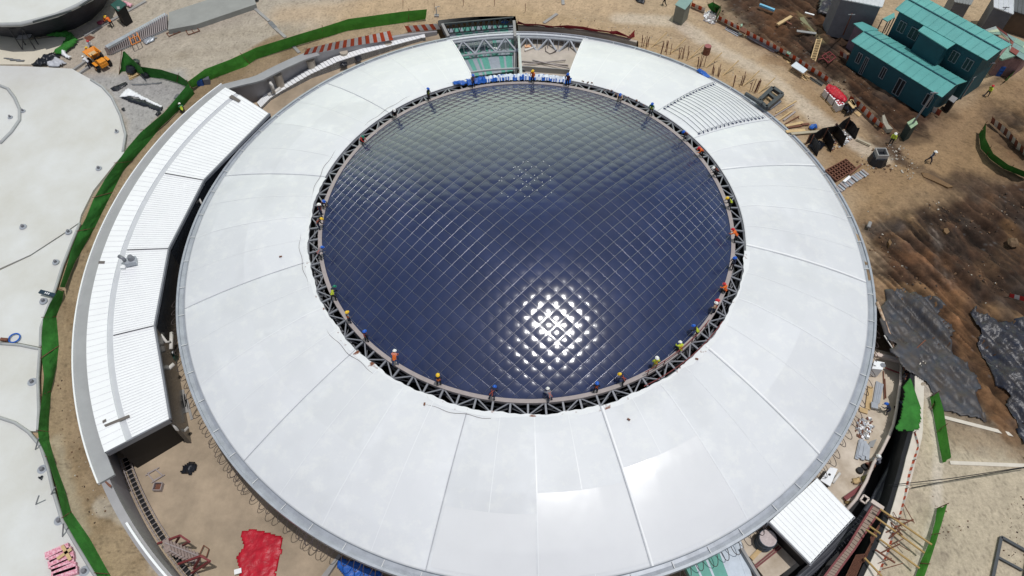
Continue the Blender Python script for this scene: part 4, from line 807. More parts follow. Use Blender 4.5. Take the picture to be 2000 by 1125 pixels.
# ================================================================ dumper
def wheel(q,c,r,w,axis,n=18):
    a=Vector(axis).normalized(); u=Vector((0,0,1)); v=a.cross(u).normalized()
    prof=[(0,-w/2),(r*.55,-w/2),(r*.9,-w/2),(r,-w/3),(r,w/3),(r*.9,w/2),(r*.55,w/2),(0,w/2)]; V=[];m=len(prof)
    for k in range(n):
        d=u*math.cos(2*PI*k/n)+v*math.sin(2*PI*k/n); V+=[Vector(c)+d*pr+a*ax for pr,ax in prof]
    q.add(V,[(k*m+i,((k+1)%n)*m+i,((k+1)%n)*m+i+1,k*m+i+1) for k in range(n) for i in range(m-1)])
def dumper():
    c=at(197,127,4); f=(at(181,110,4)-at(212,136,4)); f.z=0; f.normalize(); s=Vector((-f.y,f.x,0)); Z=Vector((0,0,1))
    e=empty('site_dumper',c,'yellow orange site dumper with tipping skip, top left','dumper'); yel=mat('dumper_yellow',(222,140,34),.45,.1,3); tyre=mat('tyre_black',(34,33,33),.85,.2,5)
    def L(x,y,z): return c+f*x+s*y+Z*z
    Q=Matrix((f,s,Z)).transposed()
    for x in(1.15,-1.15):
        for y in(1.0,-1.0):
            q=MB(); wheel(q,L(x,y,.62),.62,.5,s); w=q.build('wheel',tyre,e,smooth=False); q=MB(); wheel(q,L(x,y*1.18,.62),.28,.16,s); q.build('rim',yel,w)
    MB().box(L(-1.2,0,1.05),(1.8,1.2,.6),R3=Q).build('engine_bay',yel,e,bevel=.06); MB().box(L(-1.5,0,1.5),(1.1,1.1,.45),R3=Q).build('bonnet',yel,e,bevel=.06)
    MB().box(L(.1,0,.8),(1.6,.7,.3),R3=Q).build('chassis',M_blk,e); MB().box(L(-.45,0,1.5),(.5,.5,.12),R3=Q).build('seat',M_blk,e); MB().box(L(-.72,0,1.75),(.1,.5,.45),R3=Q).build('backrest',M_blk,e)
    MB().tube([L(-.1,0,1.3),L(.05,0,1.75)],.04,6).build('steering_column',M_blk,e); MB().tube([L(.02,0,1.78)+s*.2*math.cos(t)+f*.2*math.sin(t) for t in np.linspace(0,6,14)],.025,5,True).build('steering_wheel',M_blk,e)
    for y in(.52,-.52): MB().tube([L(-.85,y,1.3),L(-.85,y,2.5),L(-.3,y,2.5),L(-.2,y,1.3)],.045,6).build('roll_bar',M_blk,e)
    for y in (1.0,-1.0): MB().box(L(-1.15,y,1.32),(1.2,.45,.06),R3=Q).build('mudguard',yel,e)
    # open skip with thick sides
    bt=[(.45,-.6),(1.5,-.6),(1.5,.6),(.45,.6)]; tp=[(.0,-.95),(2.25,-.95),(2.25,.95),(.0,.95)]; zt=[2.05,1.85,1.85,2.05]
    b=[L(x,y,1.15) for x,y in bt]; t=[L(x,y,z) for (x,y),z in zip(tp,zt)]
    q=MB(); q.add(b+t,[(3,2,1,0),(0,1,5,4),(1,2,6,5),(2,3,7,6),(3,0,4,7)]); q.build('skip',yel,e,solid=.08); q=MB()
    for i in range(4): q.beam(t[i],t[(i+1)%4],.1)
    q.build('skip_lip',yel,e)
    MB().box(L(1.0,0,1.5),(1.3,1.1,.25),R3=Q).build('load',MATS['soil'] if 0 else M_wood,e); MB().cyl(L(-1.95,0,.9),.12,.5,10).build('exhaust',M_blk,e); e.scale=(.68,.68,.68)
dumper()

sheet('plastic_sheet',pts([(690,108),(703,106),(708,117),(697,121)],3.2),3.22,.15,M_black,sp=.08,rag=.05,label='black mat on the ramp floor below the tiled ledge, upper one',cat='mat')
sheet('plastic_sheet',pts([(664,123),(679,121),(680,130),(665,131)],2.9),2.92,.3,M_black,sp=.08,rag=.1,label='black scrap on the ramp floor below the tiled ledge, lower one',cat='mat')
sheet('plastic_sheet',pts([(486,-4),(508,-6),(506,4),(492,8)],4),4.05,.5,M_black,sp=.1,label='black bundle at the top end of the pale yard kerb',cat='bundle')
sheet('plastic_sheet',pts([(1234,-4),(1262,-4),(1258,10),(1244,4)],4),4.05,.5,M_black,sp=.1,label='black wrapped material at the top edge of the track',cat='bundle')
c=at(398,164,4); e=empty('site_toolbox',c,'small blue and brown tool boxes where the two green fences meet','tool box'); MB().box(c+Vector((-.25,-.1,.35)),(.6,.5,.7),.2).build('blue_box',mat('drum_blue',(32,78,150),.5,.1,4),e); MB().box(c+Vector((.4,.1,.35)),(.6,.5,.65),.2).build('grey_box',mat('box_grey',(96,98,108),.6,.1,3),e); MB().box(c+Vector((0,.5,.3)),(.9,.35,.5),.2).build('brown_box',M_rust,e)
# ================================================================ RIGHT: teal buildings
random.seed(11)
M_glaze=mat('window_dark',(26,34,40),.2,.2,2); M_wframe=mat('window_frame',(120,130,136),.5,.1,2)
def wallwin(e,W,i,j,f0,f1,z0,z1,fr=M_wframe):
    a,b=W[i],W[j]; p=a.lerp(b,f0); q=a.lerp(b,f1); c=sum(W,Vector())/len(W); n=(b-a).cross(Vector((0,0,1))).normalized(); n=n if n.dot((a+b)/2-c)>0 else -n; n.z=0
    w=MB().beam(Vector((p.x,p.y,(z0+z1)/2))+n*.03,Vector((q.x,q.y,(z0+z1)/2))+n*.03,.05,z1-z0).build('window',M_glaze,e)
    q_=MB(); P=Vector((p.x,p.y,0))+n*.06; Q=Vector((q.x,q.y,0))+n*.06
    for z in(z0,z1): q_.beam(P+Vector((0,0,z)),Q+Vector((0,0,z)),.06,.06)
    for X in(P,Q,(P+Q)/2): q_.beam(X+Vector((0,0,z0)),X+Vector((0,0,z1)),.06,.06)
    q_.build('window_frame',fr,w)
e,W,A=roofed('site_building','low teal building with long ribbed roof nearest the dirt track','building',[(1663,80),(1840,190)],[(1711,58),(1888,159)],[(1688,62),(1867,166)],6.9,7.25,M_tealw,M_teal)
P=pts([(1667,46),(1684,43),(1716,58),(1690,64)],6.95); MB().prism(P,6.88,6.98).build('roof_extension',M_teal,e); c=sum(P,Vector())/4; MB().prism([c+(p-c)*.8 for p in P],4,6.87).build('side_room',mat('side_room_wall',(110,96,108),.7,.15,2),e)
for f0,f1,z0,z1 in ((.08,.13,5,6.2),(.17,.21,4.1,6.2),(.38,.43,5,6.3),(.58,.66,4.3,6.2),(.9,.97,5,6.4)): wallwin(e,W,0,1,f0,f1,z0,z1)
e,W,A=roofed('site_building','tall two storey teal building behind the low one','building',[(1749,18),(1928,118)],[(1790,-14),(1976,87)],[(1772,-2),(1954,98)],9.4,9.9,M_tealw,M_teal)
P=pts([(1793,60),(1850,96),(1867,85),(1806,49)],9.3); MB().prism(P,9.25,9.34).build('roof_extension',M_teal,e); c=sum(P,Vector())/4; MB().prism([c+(p-c)*.85 for p in P],4,9.2).build('stair_room',M_tealw,e)
for f0,f1 in ((.06,.14),(.2,.3),(.7,.78),(.86,.94)): wallwin(e,W,0,1,f0,f1,7.4,8.6)
for f0,f1 in ((.08,.22),): wallwin(e,W,0,1,f0,f1,4.2,6.2)
P=pts([(1836,112),(1844,107),(1903,142),(1916,142),(1902,153),(1896,148)],6.7); MB().prism(P,6.6,6.7).build('porch_roof',mat('porch_grey',(142,142,142),.6,.08,1),e)
for p in P[::2]: MB().tube([Vector((p.x,p.y,4)),Vector((p.x,p.y,6.6))],.07,6).build('porch_post',M_steel,e)
P=pts([(1724,36),(1747,24),(1748,33),(1734,42)],6.6); MB().prism(P,6.5,6.58).build('canopy',M_teal,e)
for p in P: MB().tube([Vector((p.x,p.y,4)),Vector((p.x,p.y,6.5))],.06,6).build('canopy_post',M_steel,e)
# patchwork lean-to
pw=empty('patchwork_shed',at(1970,100,4),'lean-to shed with patchwork roof of pale green, grey and rust sheets','shed')
a,b,c_,d=at(1926,58,6.9),at(2040,112,6.9),at(1957,114,6.6),at(2010,150,6.6)
mm=[mat('patch_%d'%i,cc,.6,.15,2) for i,cc in enumerate(((150,160,156),(126,158,142),(128,66,58),(176,190,160),(120,150,146)))]
q=MB(); n=9
L0=pts([(1924,58),(1945,51),(1966,65),(1984,74),(2003,84),(2024,96)],7.0); L1=pts([(1936,66),(1956,68),(1975,84),(1972,100),(1985,108),(2004,120)],6.7)
for i in range(5):
    for j in range(3):
        q.mi=(i*2+j*3)%5; g=lambda I,f: L0[I].lerp(L1[I],f)
        k=[g(i,j/3),g(i+1,j/3),g(i+1,(j+1)/3),g(i,(j+1)/3)]; dz=Vector((0,0,.03*((i+j)%2))); q.prism([v+dz for v in k],[v.z+dz.z-.05 for v in k],[v.z+dz.z for v in k])
q.build('roof_sheets',mm,pw)
MB().prism(pts([(1975,84),(1985,108),(1958,116),(1952,112)],6.6),6.4,6.6).build('lower_sheet',mm[1],pw)
MB().prism(pts([(1930,62),(2020,100),(1998,116),(1955,112)],6.3),4,6.3).build('wall',mat('rose_boarding',(128,100,100),.8,.2,2),pw)
def shed(name,label,roofpx,z,wm,rm,zg=4.0):
    P=pts(roofpx,z); c=sum(P,Vector())/len(P); e=empty(name,Vector((c.x,c.y,zg)),label,'shed'); MB().prism(P,z-.08,z+.02).build('roof',rm,e); MB().prism([c+(p-c)*.94 for p in P],zg,z-.09).build('wall',wm,e)
    q=MB(); n=max(3,int((P[1]-P[0]).length/.5))
    for i in range(n+1): q.beam(P[0].lerp(P[1],i/n)+Vector((0,0,.04)),P[-1].lerp(P[-2],i/n)+Vector((0,0,.04)),.05,.05)
    q.build('roof_seams',rm,e); return e
M_gsheet=mat('grey_cladding',(104,106,112),.6,.15,1.2); M_sil=mat('silver_sheet',(206,208,212),.35,.12,1,metal=.2)
shed('equipment_shed','grey clad shed with white roof behind the dug pit at the top',[(1632,-24),(1734,-20),(1723,14),(1641,-2)],8.6,M_gsheet,M_sil)
shed('equipment_shed','silver roofed shed with corrugated front in the top right corner',[(1941,-12),(1980,-12),(1979,28),(1941,14)],7.6,M_gsheet,M_sil)
shed('equipment_shed','dark grey roofed shed in the very top right corner',[(1982,-30),(2060,-10),(2040,40),(1980,22)],6.6,mat('brown_boards',(96,80,66),.8,.2,1),mat('dark_slate',(84,86,88),.6,.15,1))
shed('equipment_shed','grey flat topped cabin at the top edge behind the tall teal building',[(1860,-20),(1912,-20),(1896,10),(1864,4)],6.8,M_gsheet,mat('pale_grey',(128,130,130),.6,.1,1))
hut('porta_cabin','pale teal roofed cabin at the top of the track, right of centre','hut',[(1318,10),(1338,20),(1352,4),(1333,-6)],6.1,mat('cabin_grey',(120,122,112),.7,.1,2),mat('cabin_roof',(124,152,146),.6,.1,1),.88)
hut('porta_cabin','small dark cabin with mint roof at the track junction below the teal buildings','hut',[(1771,240),(1779,252),(1791,245),(1785,233)],5.7,mat('cabin_dark',(36,52,50),.6,.2,2),mat('mint_roof',(148,172,140),.6,.1,1),.95)
hut('ac_unit','small black generator box by the right corner of the low teal building','generator',[(1852,195),(1862,202),(1869,195),(1858,189)],5.2,M_blk,mat('porch_grey'),.96)
barrel((1895,169),4,.5,1.1,mat('drum_yellow',(206,150,40),.5,.1,4),'yellow drum beside the end of the low teal building')
barrel((1947,143),4,.55,1.2,mat('drum_blue',(32,78,150),.5,.1,4),'blue drum by the pink boarded shed at the right')
barrel((1379,105),4,.38,1.0,M_rust,'lone brown drum standing on the wide track',lid=mat('drum_lid_pink',(150,88,88),.6,.1,4))
barrel((1490,1062),2.2,.62,1.3,mat('drum_navy',(58,76,92),.5,.15,4),'dark blue drum with pale lid beside the white canopy',lid=mat('drum_lid_pale',(186,172,170),.6,.2,6))
# poles
for p0,p1,z1,r,l in (((1645,72),(1664,27),9.0,.07,'dark red lamp pole by the side room of the low teal building'),((1768,262),(1826,180),10.5,.11,'tall grey utility pole behind the mint roofed cabin'),((1939,54),(1966,13),8,.07,'dark thin pole in front of the silver shed'),((1910,160),(1938,122),7.6,.06,'black pole at the end wall of the tall teal building')):
    e=empty('utility_pole',at(*p0,4),l,'pole'); a=at(*p0,4); b=at(*p1,z1); MB().tube([a,b],[r,r*.7],8).build('shaft',M_rust if 'red' in l else M_steel,e); MB().beam(b-Vector((.35,0,.1)),b+Vector((.35,0,-.1)),.08).build('cross_arm',M_steel,e)
# puddles and wet patches
M_pud=mat('puddle_water',(118,92,62),.06,.15,.8,spec=.6); M_pud2=mat('murky_water',(112,108,76),.08,.15,.8,spec=.6)
def puddle(px,m,label=None,z=4.06):
    P=[(p[0],p[1]) for p in pts(px,z)]; q=MB(); q.prism([Vector((a,b,0)) for a,b in P],z-.5,z); return q.build('puddle',m,kind='structure')
puddle([(1800,337),(1812,338),(1840,352),(1862,364),(1852,366),(1826,354),(1804,345)],M_pud,z=4.1)
puddle([(1562,34),(1570,33),(1580,48),(1596,66),(1590,66),(1574,54),(1564,44)],M_pud2,z=4.2)
puddle([(1844,446),(1851,445),(1855,453),(1849,457),(1844,452)],M_pud,z=4.15)
puddle([(1735,472),(1738,466),(1742,474),(1738,480)],M_pud,z=4.15)
# timber piles, boards, steel along the track
G1='planks stacked along the orange barrier'
planks((1518,110),(1541,124),(1524,105),5,M_wood,'pale plank in the pile left of the white panel table',cat='plank',w=.18)
planks((1564,148),(1576,158),(1572,146),6,M_wood,'short plank in the small pile right of the white panel table',cat='plank',w=.14)
planks((1582,152),(1602,166),(1587,149),4,mat('grey_timber',(92,92,88),.8,.2,4),'dark strip in the bundle above the red covered pallets',cat='strip',w=.2)
e=empty('panel_table',at(1561,137,4),'white panel on trestle legs beside the barrier above the track','table'); P=pts([(1545,128),(1555,120),(1577,136),(1569,143)],4.75); MB().prism(P,4.67,4.75).build('table_top',mat('panel_white',(206,214,220),.5,.05,2),e)
for p in P: MB().tube([Vector((p.x,p.y,4)),Vector((p.x,p.y,4.67))],.05,5).build('leg',M_wood,e)
planks((1415,56),(1442,69),(1420,54),4,M_gut,'grey steel section lying in the small bundle at the top of the track',cat='steel section',name='steel_section',w=.18)
planks((1460,70),(1515,101),(1463,68),3,M_gut,'long pale steel section lying under the long orange barrier',cat='steel section',name='steel_section',w=.2)
flat('wooden_gate',[(1446,52),(1458,58),(1456,66),(1444,60)],4.6,M_rust,.08,base=4.5,label='small brown timber gate in the gap of the orange barrier',cat='gate')
beamobj('timber_beam',(1518,50),(1545,34),.35,.2,M_wood,'single pale timber beam propped in the dug pit','beam',z0=4.3)
beamobj('timber_beam',(1534,42),(1546,49),.2,.1,M_rust,'short brown beam beside the pale propped beam','beam',z0=4.3)
beamobj('blue_pipe',(1483,11),(1512,22),.28,.25,mat('pipe_blue',(112,178,208),.4,.08,2),'light blue pipe lying in the dug pit','pipe',z0=4.4)
beamobj('white_board',(1572,25),(1590,30),.2,.08,M_white,'short white board at the top of the dug pit','board',z0=4.3)
beamobj('white_board',(1556,61),(1594,66),.35,.08,mat('porch_grey'),'long grey white board beside the murky puddle','board',z0=4.3)
c0=at(1587,121,3.9); c1=at(1600,76,4.6); e=empty('timber_ladder',c0,'timber ladder lying across the edge of the dug pit','ladder'); s_=Vector((.3,.05,0))
for sg in (-1,1): MB().beam(c0+s_*sg,c1+s_*sg,.1).build('rail',M_wood,e)
q=MB()
for i in range(14): p=c0.lerp(c1,(i+.5)/14); q.beam(p-s_,p+s_,.08)
q.build('rungs',M_wood,e)
frame([(1605,110),(1620,101),(1632,112),(1618,123)],4.5,.1,M_dred,'dark red steel frame at the right rim of the dug pit','frame',cross=[((1611,114),(1626,106)),((1598,116),(1622,112)),((1610,103),(1624,119))])
flat('sign_board',[(1537,100),(1545,104),(1543,107),(1536,103)],4.9,mat('mint_board',(140,172,150),.6,.1,3),.05,base=4.8,label='small mint green board on the long orange barrier',cat='board')
flat('sign_board',[(1446,48),(1450,47),(1450,51),(1447,52)],4.9,mat('mint_board'),.05,base=4.8,label='tiny mint board at the barrier gap above the gate',cat='board')
# pallets with red cover
M_bag=mat('cement_bag',(196,190,186),.7,.1,6)
def pallet(px,label,i):
    P=pts(px,4.95); c=sum(P,Vector())/4; e=empty('bag_pallet',Vector((c.x,c.y,4)),label,'pallet','bag pallets beside the red cover'); MB().prism(P,4.15,4.9).build('bags',M_bag,e); q=MB()
    for k in range(3): 
        a=P[0].lerp(P[3],k/2);b=P[1].lerp(P[2],k/2); q.beam(Vector((a.x,a.y,4.07)),Vector((b.x,b.y,4.07)),.12,.12)
    q.build('pallet_base',M_wood,e)
    MB().prism([c+(p-c)*1.03 for p in P],4.9,4.94).build('plastic_cap',M_white,e); q=MB()
    for u,v in ((.25,.3),(.6,.25),(.35,.7),(.7,.65)):
        p=P[0].lerp(P[1],u).lerp(P[3].lerp(P[2],u),v); q.box((p.x,p.y,4.95),(.28,.16,.02),.5+i); q.box((p.x+.1,p.y-.1,4.95),(.1,.3,.02),.5+i)
    q.build('red_print',M_red,e)
pallet([(1610,174),(1617,182),(1627,178),(1619,172)],'pallet of bags with red print beside the red cover, the uppermost',0)
pallet([(1620,184),(1629,194),(1639,188),(1629,181)],'pallet of bags with red print beside the red cover, the middle one',1)
pallet([(1631,197),(1638,207),(1650,203),(1641,193)],'pallet of bags with red print beside the red cover, the lowest',2)
sheet('tarpaulin',pts([(1611,170),(1620,163),(1632,168),(1646,180),(1657,194),(1650,199),(1640,194),(1624,184)],5.1),5.05,.25,M_red,sp=.12,rag=.05,thick=.9,label='red tarpaulin covering the stack beside the bag pallets',cat='tarpaulin')
sheet('plastic_sheet',pts([(1648,203),(1656,197),(1668,199),(1676,208),(1672,216),(1660,218),(1650,213)],4.6),4.5,.5,M_black,sp=.12,thick=.5,label='heap under shiny black plastic at the end of the red cover',cat='plastic sheet')
planks((1658,198),(1664,209),(1665,197),3,M_wood,'short pale board on top of the black plastic heap',cat='board',z=5.1,w=.25)
flat('plywood_sheet',[(1668,221),(1674,218),(1684,223),(1677,229)],4.02,M_wood,.08,label='square plywood sheet on the ground below the black heap',cat='plywood')
beamobj('timber_beam',(1707,245),(1726,262),.2,.12,M_wood,'thin timber at the end of the right orange barrier','beam')
flat('torn_sheet',[(1721,230),(1725,228),(1733,247),(1742,256),(1730,257),(1722,243)],4.3,mat('sack_grey',(150,144,130),.8,.2,3),.3,base=4.1,label='grey torn sacking at the corner where the barrier ends',cat='sacking')
# dark steel ladder frame, bars, scrap beside gutter
frame([(1509,172),(1528,185),(1497,211),(1482,197)],4.6,.38,mat('dark_frame_steel',(66,70,74),.5,.15,3),'heavy dark steel ladder-like frame beside the dome gutter','frame',cross=[((1499,181),(1516,195))])
beamobj('steel_beam',(1500,214),(1522,198),.5,.2,M_steel,'flat grey steel plate beside the dark ladder frame','steel plate')
beamobj('steel_beam',(1455,185),(1487,205),.3,.3,mat('dark_frame_steel'),'dark steel channel leaning at the dome gutter','steel beam',z0=4.6)
for i,(a,b,w,m,l) in enumerate((((1515,222),(1555,198),.12,M_wood,'long slim timber'),((1512,228),(1550,205),.1,M_beige,'thin grey bar'),((1520,236),(1546,218),.14,M_wood,'weathered batten'),((1530,236),(1553,219),.16,M_beige,'grey pipe'),((1533,243),(1560,228),.1,M_rust,'rusty bar'),((1534,247),(1568,240),.3,M_wood,'wide board'),((1538,250),(1566,246),.2,M_rust,'brown board'),((1535,258),(1572,255),.35,M_wood,'yellowish beam'),((1566,244),(1580,243),.25,M_rust,'short dark piece'),((1545,262),(1628,255),.3,mat('grey_timber2',(170,160,140),.8,.1,2),'long pale pole'),((1673,272),(1700,284),.2,mat('grey_timber2'),'pale pole past the black bays'))): beamobj('scrap_bar',a,b,w,.1,m,l+' lying in the scrap beside the dome gutter, right side','scrap',z0=4.02+i*.015)
sheet('tarpaulin',pts([(1579,251),(1583,246),(1590,245),(1597,252),(1594,257),(1584,258)],4),4.1,.5,M_blue,sp=.09,label='small crumpled blue tarpaulin on the long pale pole',cat='tarpaulin')
sheet('plastic_sheet',pts([(1626,249),(1632,244),(1637,247),(1634,253),(1626,254)],4),4.1,.7,M_black,sp=.09,label='black bag at the top of the black lined bays',cat='bag')
# black lined bays
e=empty('lined_bays',at(1610,280,4),'row of low bays fenced with black plastic holding rubble','enclosure')
for l in ([(1573,283),(1652,251)],[(1650,252),(1670,273)],[(1625,262),(1645,288)],[(1607,272),(1622,298)],[(1580,285),(1595,306)]):
    a=[at(x,y,4) for x,y in dens(l,6)]; V=[p for p in a]+[p+Vector((.1*math.sin(i*2),.15*math.sin(i*1.3),1.3-.15*math.sin(i*1.9))) for i,p in enumerate(a)]; n=len(a); q=MB(); q.add(V,[(i,i+1,n+i+1,n+i) for i in range(n-1)]); q.build('plastic_wall',M_blk,e,solid=.04)
    MB().tube([a[0],a[0]+Vector((0,0,1.45))],.05,5).build('stake',M_rust,e)
rubble('rubble',[(1628,262),(1650,256),(1664,272),(1648,284)],180,[M_conc2,M_white,M_rust],.2,'white and grey rubble inside the upper black lined bay','rubble')
rubble('rubble',[(1612,272),(1624,268),(1640,288),(1625,296)],120,[M_wood,M_rust,M_conc2],.18,'brown wood scraps inside the middle black lined bay','rubble')
sheet('plastic_sheet',pts([(1574,286),(1600,274),(1612,284),(1600,296),(1588,300)],4),4.05,.5,mat('shiny_black',(24,28,36),.22,.3,3,bump=.05),label='shiny black plastic heap in the lowest black lined bay',cat='plastic sheet')
rubble('rubble',[(1376,24),(1394,22),(1402,34),(1394,48),(1376,42)],220,[M_white,M_conc2,M_beige],.28,'pale rubble pile behind the green net screen at the top','rubble')
# formwork panel, shutter pile, manhole
e=empty('formwork_panel',at(1640,332,4),'rusty gridded formwork panel beside the dome, right','formwork'); P=pts([(1612,333),(1652,311),(1672,329),(1634,353)],4.25)
MB().prism(P,4.0,4.12).build('back_sheet',mat('brown_sheet',(110,78,60),.8,.2,3),e); q=MB()
for i in range(9): q.beam(P[0].lerp(P[1],i/8),P[3].lerp(P[2],i/8),.08,.14)
for i in range(5): q.beam(P[0].lerp(P[3],i/4),P[1].lerp(P[2],i/4),.08,.14)
q.build('ribs',M_rust,e)
for i in range(13):
    x=1638+i*4.1+random.uniform(-1,1); y=370-i*2.6+random.uniform(-1,1)
    beamobj('shutter_plate',(x-5,y-6),(x+7,y+4),.22,.12,M_gut if i%2 else M_beige,'grey shutter plate in the tumbled pile below the formwork panel','steel plate','shutter plates below the formwork panel',z0=4.05+.04*(i%3))
beamobj('white_board',(1648,355),(1660,345),.25,.06,M_white,'small white board between formwork and shutter pile','board',z0=4.3)
beamobj('timber_beam',(1658,342),(1682,322),.14,.1,M_rust,'slim brown timber leaning on the formwork panel corner','beam',z0=4.3)
c=at(1712,316,4); e=empty('manhole_chamber',c,'open square concrete manhole chamber wrapped in dark plastic','manhole'); 
for dx,dy,sx,sy in((.48,0,.1,1.06),(-.48,0,.1,1.06),(0,.48,.86,.1),(0,-.48,.86,.1)): MB().box(c+Vector((dx,dy,.6)),(sx,sy,1.5)).build('chamber_wall',M_conc2,e)
MB().box(c+Vector((0,0,.8)),(.86,.86,.05)).build('dark_bottom',M_blk,e); MB().cyl(c+Vector((0,0,-.1)),.95,1.0,9,.76).build('plastic_wrap',M_black,e)
MB().tube([at(1696,444,4.15),at(1700,434,4.3)],.16,8).build('pipe_offcut',M_conc2,label='short grey pipe offcut on the mud right of the dome',cat='pipe')
# boulder
MB().ball(at(1975,478,4.1)+Vector((0,0,.3)),.5,9,.7,.18).build('soil_clod',mat('boulder_brown',(112,90,68),.9,.2,2,bump=.05),label='pale brown boulder on the mud at the right',cat='boulder')
# starter bars along the top right of the dome
def bars(px,n,label,z=4.0,h=1.7,spread=.55):
    c=at(*px,z); e=empty('starter_bars',c,label,'rebar'); 
    for i in range(n):
        a=c+Vector((random.uniform(-spread,spread),random.uniform(-spread*.5,spread*.5),-.1)); MB().tube([a,a+Vector((random.uniform(-.15,.15),random.uniform(-.1,.1),h*random.uniform(.7,1.1)))],.035,4).build('bar',M_rust,e)
    a=c+Vector((.6,0,0)); MB().beam(a,a+Vector((1.6,1.0,1.2)),.09).build('raking_prop',M_wood,e)
for p,l in (((1262,92),'first cluster from the top'),((1299,104),'second cluster from the top'),((1334,116),'third cluster from the top'),((1368,132),'fourth cluster, just above the small blue tarpaulin'),((1400,148),'fifth cluster, just below the small blue tarpaulin'),((1440,168),'sixth cluster from the top'),((1470,182),'lowest cluster, beside the dark ladder frame')): bars(p,6,'rusty starter bars outside the upper right gutter, '+l)
MB().tube([at(1247,82,5.2),at(1300,92,5.4),at(1336,102,5.4)],.02,4).build('bar_tie',M_rust,label='thin wire strung between the upper starter bars',cat='wire')
sheet('tarpaulin',pts([(1358,138),(1366,134),(1378,140),(1390,152),(1384,153),(1370,146)],4.3),4.25,.35,M_blue,sp=.1,rag=.04,label='small blue tarpaulin draped over the upper right gutter',cat='tarpaulin')
# dark red frames at top of the track, poles
for p in ((905,10),(966,10),(787,12),(1026,22),(848,20)):
    MB().tube([at(*p,4),at(p[0],p[1]-15,5.4)],.03,5).build('stake',M_rust,label='thin stake in the top track at the %s'%({905:'left of the striped roof',966:'right part of the striped roof',787:'end of the bright green fence',1026:'corner right of the striped roof',848:'left corner above the striped roof'}[p[0]]),cat='stake')
c=at(853,32,4); e=empty('standpipe',c,'small grey standpipe at the end of the bright green fence','standpipe'); MB().tube([c,c+Vector((0,0,1.2)),c+Vector((.4,0,1.3))],.07,6).build('riser',M_gut,e); MB().box(c+Vector((0,0,.1)),(.5,.4,.2)).build('base',M_conc2,e)
# ================================================================ open bay roof
e=empty('striped_roof',pol(29,99,2.5),'teal and grey striped sheet roof seen through the open bay of the dome','roof')
q=MB(); L0=pts([(868,58),(1003,46)],2.6); L1=pts([(918,150),(1005,138)],2.6); ns=24; random.seed(3)
seq=[1,1,1,0,0,1,0,0,0,1,0,1,1,0,0,1,1,0,1,0,0,0,1,1]
for i in range(ns):
    for j in range(3):
        q.mi=seq[(i+5*j)%24]
        g=lambda u,v: L0[0].lerp(L0[1],u).lerp(L1[0].lerp(L1[1],u),v)
        f=[g(i/ns,j/3),g((i+1)/ns,j/3),g((i+1)/ns,(j+1)/3),g(i/ns,(j+1)/3)]; dz=.02*(i%2)+.03*(2-j); q.prism(f,2.4,2.6+dz)
q.build('roof_sheets',[mat('sheet_teal',(92,158,144),.5,.1,2),mat('sheet_grey',(150,158,168),.45,.1,2)],e)
q=MB(); 
A0=pts([(864,47),(1003,34)],4.3); 
for z in (0,-1.3): q.beam(A0[0]+Vector((0,0,z)),A0[1]+Vector((0,0,z)),.14)
for i in range(26):
    a=A0[0].lerp(A0[1],i/26); b=A0[0].lerp(A0[1],(i+1)/26); q.beam(a+Vector((0,0,0 if i%2 else -1.3)),b+Vector((0,0,-1.3 if i%2 else 0)),.09)
q.build('parapet_truss',mat('dark_frame_steel'),e)
MB().beam(at(1004,44,4.2),at(1006,75,4.2),.3,.6).build('side_wall',M_conc2,e); MB().beam(at(864,50,4.2),at(876,74,4.0),.3,.6).build('side_wall',M_conc2,e)
MB().beam(at(1006,60,2.8),at(1007,150,2.8),.35,.6).build('side_wall',M_conc2,e)
q=MB(); 
for i in range(10):
    a=pol(23.4,104-i*1.25,2.6); b=pol(23.4,104-(i+1)*1.25,2.6); q.beam(a+Vector((0,0,-1.4*(i%2))),b+Vector((0,0,-1.4*((i+1)%2))),.1)
q.tube([pol(23.4,t,2.6) for t in np.linspace(104,91.5,8)],.1,5); q.tube([pol(23.3,t,1.2) for t in np.linspace(104,91.5,8)],.1,5); q.build('edge_truss',mat('dark_frame_steel'),e)
beamobj('foam_slab',(893,90),(962,84),1.0,.3,M_white,'long white slab lying on the striped roof','slab',z0=2.75)
beamobj('white_pipe',(952,92),(974,97),.2,.15,M_white,'thin white pipe lying on the striped roof','pipe',z0=2.75)
beamobj('white_pipe',(1025,100),(1046,92),.2,.15,M_pipe,'thin white pipe lying on the concrete bay floor','pipe',z0=3.35)
beamobj('foam_board',(1025,91),(1037,91),.4,.1,mat('orange_edge',(230,180,140),.6,.1,4),'pale orange board on the concrete bay floor','board',z0=3.35)
sheet('plastic_sheet',pts([(1018,142),(1024,136),(1030,131),(1031,137),(1024,142)],3.3),3.33,.3,M_black,sp=.09,label='black sheet scrap on the concrete bay floor',cat='plastic sheet')
sheet('tarpaulin',pts([(976,44),(985,40),(996,43),(990,48),(978,48)],2.8),2.85,.2,M_blue,sp=.1,label='blue tarpaulin scrap at the top of the striped roof',cat='tarpaulin')
flat('sill_wall',[(1018,147),(1108,150),(1106,157),(1018,154)],4.2,M_conc2,.1,base=3.3,label='grey sill wall at the foot of the concrete bay floor',cat='wall')
MB().tube([at(x,y,3.4) for x,y in ((1065,92),(1066,100),(1074,105),(1085,101),(1088,97),(1078,104))],.04,5).build('floor_hose',M_rubber,label='dark hose curled on the concrete bay floor',cat='hose')
for i,(a,b) in enumerate((((1018,120),(1110,128)),((1022,127),(1105,118)),((1040,118),(1112,134)))): beamobj('slender_bar',a,b,.12,.1,M_beige,'slender steel bar on the bay floor, %s'%('uppermost','crossing the others','lowest')[i],'bar',z0=3.4+.1*i)
